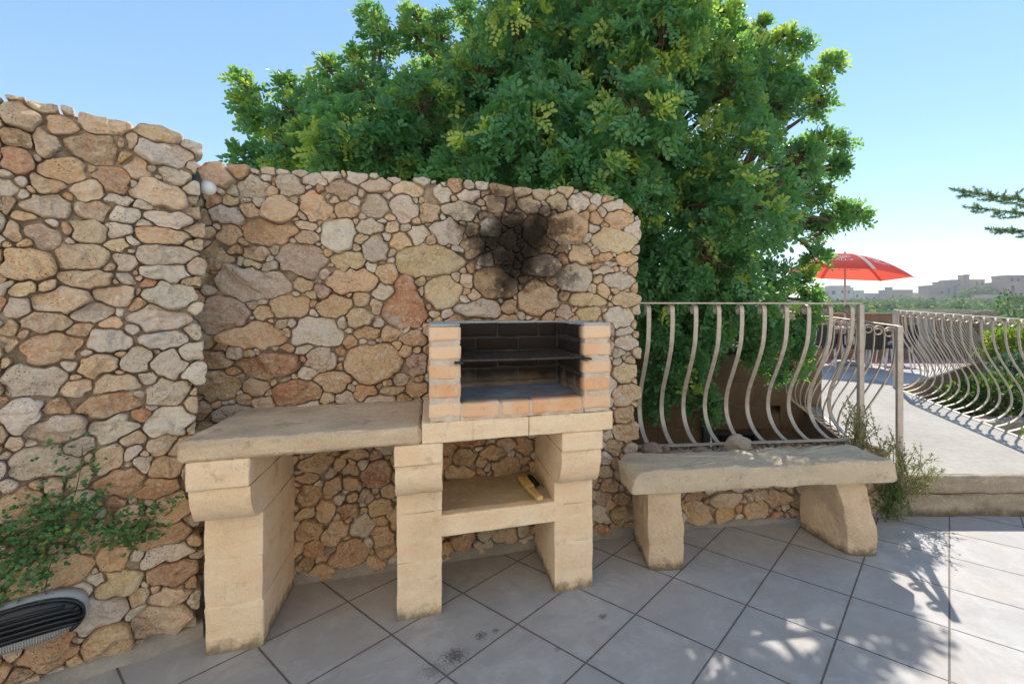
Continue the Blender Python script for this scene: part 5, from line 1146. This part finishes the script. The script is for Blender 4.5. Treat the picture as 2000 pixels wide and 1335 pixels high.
def limb(p0, p1, nside=16, sl=.55):
    P = twig(p0, p1, .022, .06, 700, .12)
    p0, p1 = np.array(p0), np.array(p1); ax = unit(p1-p0); sd_ = unit(np.cross(ax, [0, 0, 1]))
    for j in range(nside):
        t = .12+.85*j/nside; b = p0*(1-t)+p1*t; b = b+np.array([0, 0, -.12*math.sin(math.pi*t)]); s = (-1 if j % 2 else 1); l = sl*(1.1-t)*rgc.uniform(.7, 1.2)+.10
        e = b+unit(ax*.9+sd_*s*.7+np.array([0, 0, rgc.uniform(-.35, .25)]))*l; twig(b, e, .006, .05, 620, .03)
        for _ in range(3): f = rgc.uniform(.3, .9); g_ = b*(1-f)+e*f; twig(g_, g_+unit(ax*.6+rgc.normal(0, .6, 3))*l*.35, .003, .045, 560, .01)
L0 = np.array([6.20, 8.0, 3.50])-CO
limb((0, 0, 5.9), tuple(L0), 30, .7)
limb((.1, -.1, 5.6), tuple(np.array([6.92, 8.15, 2.86])-CO), 24, .55)
limb((.1, .1, 5.8), tuple(np.array([6.66, 8.3, 3.27])-CO), 20, .5)
for i in range(34):
    a = rgc.uniform(0, 2*math.pi); z = 3+i*.18; l = 2.6*(1-i/46)
    if math.cos(a) < -.2: a += math.pi
    limb((0, 0, z), (l*math.cos(a), l*math.sin(a), z-.2), 12, .5)
V, F, a, b = join(parts); big('crown', V, F, M_NEEDLE, ced, False, dict(rnd=a, young=b)); st.build('trunk', M_BARK, ced)

# ---------------------------------------------------------------- house front added unseen behind the viewer to bounce sunlight onto the walls
M_BOUNCE_FACADE = m_concrete('bounce_facade_limestone', (.84, .76, .62), (.90, .82, .68), 1.2, .004)
bounce_facade = thing('bounce_facade', 'pale limestone house front added behind the camera to bounce sunlight onto the shaded wall', 'house', (0, -2.7, 0))
mb = MB(); k = 0; op = [(-5.2, -4.2, .0, 2.2), (-1.4, .2, .0, 2.3), (3.2, 4.6, 1.0, 2.2), (-5.2, -4.2, 3.4, 4.8), (-1.2, 0, 3.4, 4.8), (3.3, 4.5, 3.4, 4.8)]
zs_ = [0, 1.0, 2.2, 2.3, 3.4, 4.8, 6.2]; xs_ = sorted({-8, 8}|{v for o_ in op for v in o_[:2]})
for a_, b_ in zip(xs_[:-1], xs_[1:]):
    for c_, d_ in zip(zs_[:-1], zs_[1:]):
        if any(a_ >= o_[0]-.01 and b_ <= o_[1]+.01 and c_ >= o_[2]-.01 and d_ <= o_[3]+.01 for o_ in op): continue
        mb.add(*box(a_, b_, -.4, 0, c_, d_))
mb.build('wall', M_BOUNCE_FACADE, bounce_facade, smooth=False)
for a_, b_, c_, d_ in op:
    m2 = MB(); m2.add(*box(a_, b_, -.30, -.26, c_, d_)); f_ = m2.build('door' if c_ == 0 else 'window', m_plain('bounce_facade_glazing', (.10, .13, .14), .15), bounce_facade, smooth=False)
    m3 = MB(); [m3.add(*box(*q)) for q in ((a_, a_+.06, -.26, -.2, c_, d_), (b_-.06, b_, -.26, -.2, c_, d_), (a_+.061, b_-.061, -.26, -.2, d_-.06, d_), ((a_+b_)/2-.03, (a_+b_)/2+.03, -.26, -.2, c_, d_-.061))]; m3.build('frame', m_plain('green_frame', (.05, .16, .10), .5), f_, smooth=False)
V, F = block(-8.1, 8.1, -.5, .12, 6.21, 6.36, .4, .02, .002); MB().add(V, F).build('cornice', M_BOUNCE_FACADE, bounce_facade)

# ---------------------------------------------------------------- thin summer haze over the fields
hz = bpy.data.materials.new('haze'); hz.use_nodes = True; hn = hz.node_tree.nodes; hn.clear()
pv = hn.new('ShaderNodeVolumePrincipled'); pv.inputs['Color'].default_value = (.93, .95, 1, 1); pv.inputs['Density'].default_value = .00065; pv.inputs['Anisotropy'].default_value = .2
ho = hn.new('ShaderNodeOutputMaterial'); hz.node_tree.links.new(pv.outputs[0], ho.inputs['Volume'])
o = MB().add(*box(-1600, 1600, -90, 2600, -6, 32)).build('haze', hz, smooth=False); tag(o, 'thin pale summer haze over the fields and village', kind='stuff')
